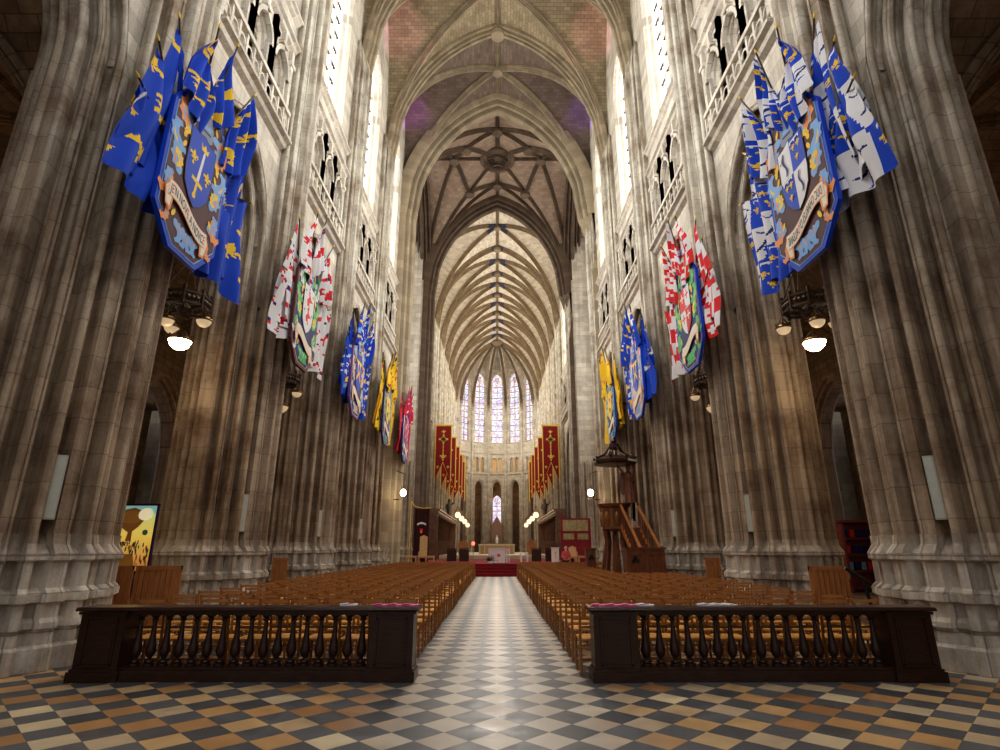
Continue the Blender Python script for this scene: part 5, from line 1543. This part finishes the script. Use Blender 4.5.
# stalls
for side, sn in ((-1, 'left'), (1, 'right')):
    e = empty('choir_stalls', (side*5.3, 57.5, SZ), 'long carved dark wooden choir stalls along the %s side' % sn, 'choir stalls')
    Lh = 20.5/2
    mb = MB(); mb.box((side*.42, 0, 1.9), (.08, 2*Lh, 3.8)); mb.box((0, -Lh, 1.9), (.95, .1, 3.8)); mb.box((0, Lh, 1.9), (.95, .1, 3.8)); mb.build('back_panelling', M_stall, e)
    mb = MB(); pr = [(.45, 3.6), (-.35, 3.55), (-.52, 3.7), (-.5, 3.85), (-.62, 3.9), (-.62, 4.0), (.45, 4.0)]
    mb.grid([[(side*a, y, z) for a, z in pr] for y in (-Lh-.12, Lh+.12)])
    for y in (-Lh-.12, Lh+.12): mb.face([(side*a, y, z) for a, z in pr])
    mb.build('cornice', M_stall, e)
    k = 16
    for i in range(k+1):
        y = -Lh+2*Lh*i/k
        mb = MB(); mb.box((side*.05, y, .75), (.65, .07, 1.5)); mb.tube([(side*.3, y, 1.4), (side*.3, y, 3.6)], .06, 7); mb.bar((side*.3, y, 3.3), (-side*.35, y, 3.6), .06); mb.build('stall_division', M_stall, e)
    for i in range(k):
        y = -Lh+2*Lh*(i+.5)/k
        mb = MB(); mb.box((side*.1, y, .5), (.5, 2*Lh/k-.1, .06)); mb.build('seat', M_stall, e)
        mb = MB(); arcstrip(mb, lambda s, z, d: (side*(.37+d*.2), y+s, z), 0, .5, .2, 2.9, .08, -.1, .1, 5); mb.box((side*.38, y, 2.0), (.02, .9, 1.5)); mb.build('arched_panel', flat('stall_lit', (.22, .10, .05), .5) if 'stall_lit' not in bpy.data.materials else bpy.data.materials['stall_lit'], e)
    for z, w, d in ((1.0, 1.0, .5), (2.3, .7, .8), (3.1, .7, .5)):
        mb = MB()
        for a, b, c_, q in ((0, z-d/2, .8, .04), (0, z+d/2, .8, .04), (-.4, z, .04, d), (.4, z, .04, d)): mb.box((a, -Lh-.06, b), (c_, .04, q))
        mb.build('end_panel', M_stall, e)
    # dark statue above the stalls
    e2 = empty('statue', (side*5.0, 60, 4.68), 'small dark statue standing on top of the %s stalls' % sn, 'statue')
    mb = MB(); mb.lathe([(.3, 0), (.32, .1), (.22, .2), (.25, .5), (.28, .9), (.34, 1.25), (.15, 1.45), (.13, 1.5), (.17, 1.62), (.15, 1.78), (.03, 1.88)], (0, 0, 0), 12)
    mb.tube([(.25, 0, 1.25), (.5, -.1, 1.45), (.55, -.1, 1.8)], [.1, .07, .05], 6); mb.tube([(-.25, 0, 1.25), (-.4, -.1, .95), (-.3, -.2, .8)], [.1, .07, .05], 6)
    mb.build('figure', M_iron, e2, True, 60)
# choir banners
BY = [53.8, 60.0, 65.9, 71.8, 77.7]
for side, sn in ((-1, 'left'), (1, 'right')):
    for k, y in enumerate(BY):
        e = empty('processional_banner', (side*5.2, y, 7.4), 'tall red swallow-tailed banner with gold emblem, %s of the %s row' % (['nearest', 'second', 'third', 'fourth', 'farthest'][k], sn), 'banner', 'red banners of the choir')
        w = .82; Hh = 5.7
        def sw(dx, dz, yy, u):   # outline with swallow tail; u shrinks
            return [(-w+dx, yy, Hh-dz), (w-dx, yy, Hh-dz), (w-dx, yy, .15+dz*2.2), (0, yy, 2.0+dz*1.6), (-w+dx, yy, .15+dz*2.2)]
        mb = MB(); a, b = sw(0, 0, 0, 0), sw(0, 0, .03, 0)
        for P in (a, b):
            mb.face([P[0], P[1], P[2], P[3]]); mb.face([P[0], P[3], P[4]])
        mb.build('gold_border', M_gold, e)
        mb = MB(); P = sw(.1, .1, -.02, 0); mb.face([P[0], P[1], P[2], P[3]]); mb.face([P[0], P[3], P[4]]); mb.build('cloth', MF['crimson'] if False else M_carpet2, e)
        mb = MB(); Q = cross('y'); 
        for m_, p in tr(cross('y'), 0, 4.3, .9) + [(0, ell(0, 4.3, .26, .26, 0, 12))] + tr(fleur('y'), 0, 5.0, .5) + tr(fleur('y'), 0, 2.55, .8) + tr(fleur('y'), -.5, 1.6, .35) + tr(fleur('y'), .5, 1.6, .35): mb.face([(x, -.035, z) for x, z in p])
        for q in range(7): mb.face([(x, -.035, z) for x, z in ell(0, 3.75-.14*q, .08, .06, 0, 8)])
        mb.build('emblem', M_gold, e)
        mb = MB(); mb.tube([(-w-.15, 0, Hh+.03), (w+.15, 0, Hh+.03)], .04, 8); mb.tube([(side*w*0, 0, Hh+.05), (side*.2, 0, Hh+1.0), (side*1.3, .6, Hh+1.6)], .03, 6); mb.build('cross_rod', M_gold, e)
# lamps of the choir
GL = []
for side, sn in ((-1, 'left'), (1, 'right')):
    for k, (y, z) in enumerate(((59, 4.85), (65.5, 4.8), (72, 4.75), (79, 4.6))):
        e = empty('globe_chandelier', (side*4.0, y, z), 'round glowing globe chandelier in the choir, %s of the %s row' % (['nearest', 'second', 'third', 'farthest'][k], sn), 'chandelier', 'globe chandeliers of the choir')
        mb = MB(); mb.lathe([(.05, -.30), (.18, -.27), (.28, -.15), (.31, 0), (.27, .15), (.15, .26), (.05, .29)], (0, 0, 0), 12); mb.build('globe', M_globe, e, True, 60)
        mb = MB()
        for q in range(8):
            a = 2*PI*q/8; mb.tube([(.4*math.cos(a), .4*math.sin(a), 0), (.25*math.cos(a), .25*math.sin(a), .42), (0, 0, .95)], .02, 5)
        mb.tube([(0, 0, .9), (0, 0, 7)], .02, 5); mb.build('chain_frame', M_bronze, e)
# wall lanterns at the crossing
for side, sn in ((-1, 'left'), (1, 'right')):
    e = empty('wall_lantern', (side*5.42, 32.9, 4.65), 'glowing wall lantern on an iron bracket, %s crossing pier' % sn, 'lantern', 'wall lanterns at the crossing')
    mb = MB(); mb.tube([(0, 0, .25), (0, 0, 1.1), (side*.5, .4, 1.3)], .03, 6); mb.tube([(-.2, 0, -.35), (side*.6, .4, -.35)], .03, 6); mb.bar((side*.1, 0, -.35), (side*.1, 0, .4), .03); mb.build('bracket', M_iron, e)
    mb = MB(); mb.lathe([(.04, -.2), (.14, -.12), (.17, 0), (.13, .14), (.04, .2)], (0, 0, 0), 10); mb.build('globe', M_lamp, e, True, 60)
    LIT.append((side*5.1, 32.6, 4.4))
# retable in the apse, sanctuary lamp, credences
e = empty('retable', (0, 88.2, 1.0), 'dark carved retable with a pale statue under the apse window', 'retable')
mb = MB(); mb.box((0, 0, .6), (2.0, .8, 1.2)); mb.box((0, .1, 2.4), (1.9, .5, 2.5)); mb.face([(-.95, -.15, 3.65), (.95, -.15, 3.65), (0, -.15, 5.3)]); mb.box((0, .1, 3.7), (2.1, .6, .14))
for x in (-.9, .9): mb.tube([(x, -.2, 1.2), (x, -.2, 4.4)], [.12, .06], 7)
mb.build('carved_body', M_stall, e)
mb = MB(); mb.lathe([(.2, 0), (.22, .4), (.2, .8), (.08, .95), (.1, 1.05), (.03, 1.2)], (0, -.3, 1.25), 10); mb.build('statue', M_pwhite, e, True)
e = empty('sanctuary_lamp', (-2.02, 50, SZ), 'small glowing red sanctuary lamp left of the high altar', 'lamp')
mb = MB(); mb.lathe([(.16, 0), (.16, .03), (.02, .06), (.02, 1.1), (.1, 1.14)], (0, 0, 0), 10); mb.build('stand', M_bronze, e)
mb = MB(); mb.lathe([(.05, 1.14), (.13, 1.2), (.13, 1.36), (.08, 1.42)], (0, 0, 0), 10); mb.build('red_glass', emis('red_glow', (1, .08, .05), 5), e)
for x, sn in ((-3.2, 'left'), (3.3, 'right')):
    e = empty('credence', (x, 56, 1.0), 'wooden credence cupboard %s of the high altar' % sn, 'cupboard')
    mb = MB(); mb.box((0, 0, .5), (.9, .5, 1.0)); mb.build('body', M_panelw, e); mb = MB(); mb.box((0, 0, 1.03), (1.0, .58, .06)); mb.face([(-.4, 0, 1.06), (.4, 0, 1.06), (0, 0, 1.5)]); mb.build('top', M_panelw, e)
    for s_ in (-1, 1): mb = MB(); mb.box((s_*.22, -.26, .5), (.38, .03, .8)); mb.build('door', M_panelw, e)
for i, (x, sn) in enumerate(((-3.3, 'left'), (-2.4, 'left'), (2.9, 'right'), (3.9, 'right'))):
    e = empty('prayer_desk', (x, 43, SZ), 'dark prayer desk on the platform, %s side, %s the altar' % (sn, 'nearer' if i in (1, 2) else 'farther from'), 'desk', 'dark prayer desks')
    mb = MB(); mb.box((0, 0, .42), (.7, .1, .84)); mb.box((0, .3, .12), (.7, .5, .1)); mb.build('body', M_dark, e); mb = MB(); mb.box((0, .05, .9), (.78, .4, .05), Matrix.Rotation(.0, 4, 'X')); mb.build('desk_top', M_dark, e)

# ------------------------------------------------------------------ visitor standing behind the far chairs
def skin(name, pts, edges, mat, parent, sub=2):
    me = bpy.data.meshes.new(name); me.from_pydata([p[:3] for p in pts], edges, []); me.materials.append(mat)
    o = bpy.data.objects.new(name, me); COL.objects.link(o); o.parent = parent
    m = o.modifiers.new('Skin', 'SKIN'); m.use_smooth_shade = True
    if not me.skin_vertices: bpy.context.view_layer.objects.active = o
    for v, p in zip(me.skin_vertices[0].data, pts): v.radius = (p[3], p[4] if len(p) > 4 else p[3])
    me.skin_vertices[0].data[0].use_root = True
    s = o.modifiers.new('Sub', 'SUBSURF'); s.levels = sub; s.render_levels = sub
    return o
pe = empty('person', (4.02, 34.1, 0), 'person with grey hair in a red jacket standing beyond the chairs, right', 'person')
M_skin = flat('skin', (.55, .32, .22), .6)
J = [(0, 0, .95, .13, .11), (0, 0, 1.12, .14, .10), (0, 0, 1.30, .16, .11), (0, -.005, 1.42, .07, .06), (0, -.01, 1.50, .07, .07), (0, -.015, 1.60, .075, .085), (.17, 0, 1.36, .055), (.23, -.03, 1.12, .045), (.14, -.20, 1.05, .035), (.09, -.27, 1.08, .028),
     (-.17, 0, 1.36, .055), (-.23, -.03, 1.12, .045), (-.14, -.20, 1.05, .035), (-.09, -.27, 1.08, .028), (.09, 0, .86, .09), (.10, -.01, .48, .06), (.10, .01, .08, .04), (.11, -.1, .03, .03), (-.09, 0, .86, .09), (-.10, -.01, .48, .06), (-.10, .01, .08, .04), (-.11, -.1, .03, .03)]
E_ = [(0, 1), (1, 2), (2, 3), (3, 4), (4, 5), (2, 6), (6, 7), (7, 8), (8, 9), (2, 10), (10, 11), (11, 12), (12, 13), (0, 14), (14, 15), (15, 16), (16, 17), (0, 18), (18, 19), (19, 20), (20, 21)]
skin('body', J, E_, M_skin, pe)
skin('red_jacket', [(0, 0, .90, .17, .13)]+[(p[0], p[1], p[2], p[3]+.025, (p[4] if len(p) > 4 else p[3])+.025) for p in (J[1], J[2], J[3])]+[(p[0], p[1], p[2], p[3]+.025) for p in (J[6], J[7], J[8], J[10], J[11], J[12])], [(0, 1), (1, 2), (2, 3), (2, 4), (4, 5), (5, 6), (2, 7), (7, 8), (8, 9)], flat('red_jacket_cloth', (.62, .10, .13), .8), pe)
skin('trousers', [(0, 0, .92, .14, .12)]+[(p[0], p[1], p[2], p[3]+.02) for p in (J[14], J[15], J[16], J[18], J[19], J[20])], [(0, 1), (1, 2), (2, 3), (0, 4), (4, 5), (5, 6)], flat('dark_trousers', (.03, .03, .04), .8), pe)
mb = MB(); mb.ball((0, .02, 1.61), .10, 12, (.92, 1, 1.02)); mb.build('hair', flat('grey_hair', (.42, .40, .38), .9), pe, True, 90)
mb = MB(); mb.ball((0, -.105, 1.575), .018, 6); 
for s_ in (-1, 1): mb.ball((s_*.03, -.09, 1.605), .01, 6); mb.ball((s_*.082, -.0, 1.585), .018, 6)
mb.build('facial_features', M_skin, pe, True)

# ------------------------------------------------------------------ lights
w = bpy.data.worlds.new('world'); scn.world = w; w.use_nodes = True
w.node_tree.nodes['Background'].inputs[0].default_value = (.92, .96, 1, 1); w.node_tree.nodes['Background'].inputs[1].default_value = .3
def area(loc, rot, sx, sy, e, c):
    l = bpy.data.lights.new('west_fill', 'AREA'); l.shape = 'RECTANGLE'; l.size = sx; l.size_y = sy; l.energy = e; l.color = c
    o = bpy.data.objects.new('west_fill', l); COL.objects.link(o); o.location = loc; o.rotation_euler = rot
def point(loc, e, c, r=.12):  # used for lit fittings and for added fill lights alike
    l = bpy.data.lights.new('lamp', 'POINT'); l.energy = e; l.color = c; l.shadow_soft_size = r
    o = bpy.data.objects.new('lamp', l); COL.objects.link(o); o.location = loc
area((0, -6, 17), (R(80), 0, 0), 11, 16, 480, (1, .97, .93))  # added fill light behind the camera, no window built there
for p_ in LIT: point(p_, 14, (1, .62, .32), .1)
for k in range(0, 5):      # lamps in the side aisles
    for sd in (-1, 1): point((sd*11.5, (NAVE_Y[k]+NAVE_Y[k+1])/2, 6.0), 42, (1, .70, .45), .4)
for yy in (60, 70, 80): point((0, yy, 5.2), 220, (1, .78, .55), .3)
for yy, e_ in ((5.5, 480), (12, 520), (18.5, 520), (25, 520), (31, 480), (40, 500)): point((0, yy, 15.0), e_, (1, .96, .90), 0)  # added fill lights along the nave axis, no fittings hang there
for yy in (51, 58, 65, 72, 79, 84): point((0, yy, 17.0), 620, (1, .95, .86), 0)  # more added fill lights, brightening the choir without any fittings
point((0, 93.5, 9.5), 160, (1, .6, .3), .25)
def spot(loc, tgt, e, c, deg, blend=.6):      # coloured sun patches thrown through the stained glass
    l = bpy.data.lights.new('sun_patch', 'SPOT'); l.energy = e; l.color = c; l.spot_size = R(deg); l.spot_blend = blend; l.shadow_soft_size = .2
    o = bpy.data.objects.new('sun_patch', l); COL.objects.link(o); o.location = loc
    o.rotation_euler = (Vector(tgt)-Vector(loc)).to_track_quat('-Z', 'Y').to_euler()
spot((5.4, 30, 21), (-5.2, 31.8, 30.3), 9000, (.60, .12, 1), 12); spot((-5.4, 30, 21), (5.2, 31.8, 30.3), 9000, (.30, .12, 1), 12)
spot((5.4, 24, 21), (-5.2, 25.6, 30.6), 5000, (1, .4, .6), 14); spot((-5.4, 24, 21), (5.2, 25.6, 30.6), 5000, (1, .4, .5), 14)
scn.view_settings.view_transform = 'Standard'
scn.view_settings.exposure = 0
try: scn.view_settings.look = 'Medium High Contrast'
except Exception: pass
scn.cycles.use_denoising = True
scn.cycles.max_bounces = 6; scn.cycles.diffuse_bounces = 4; scn.cycles.glossy_bounces = 2
scn.cycles.sample_clamp_indirect = 4
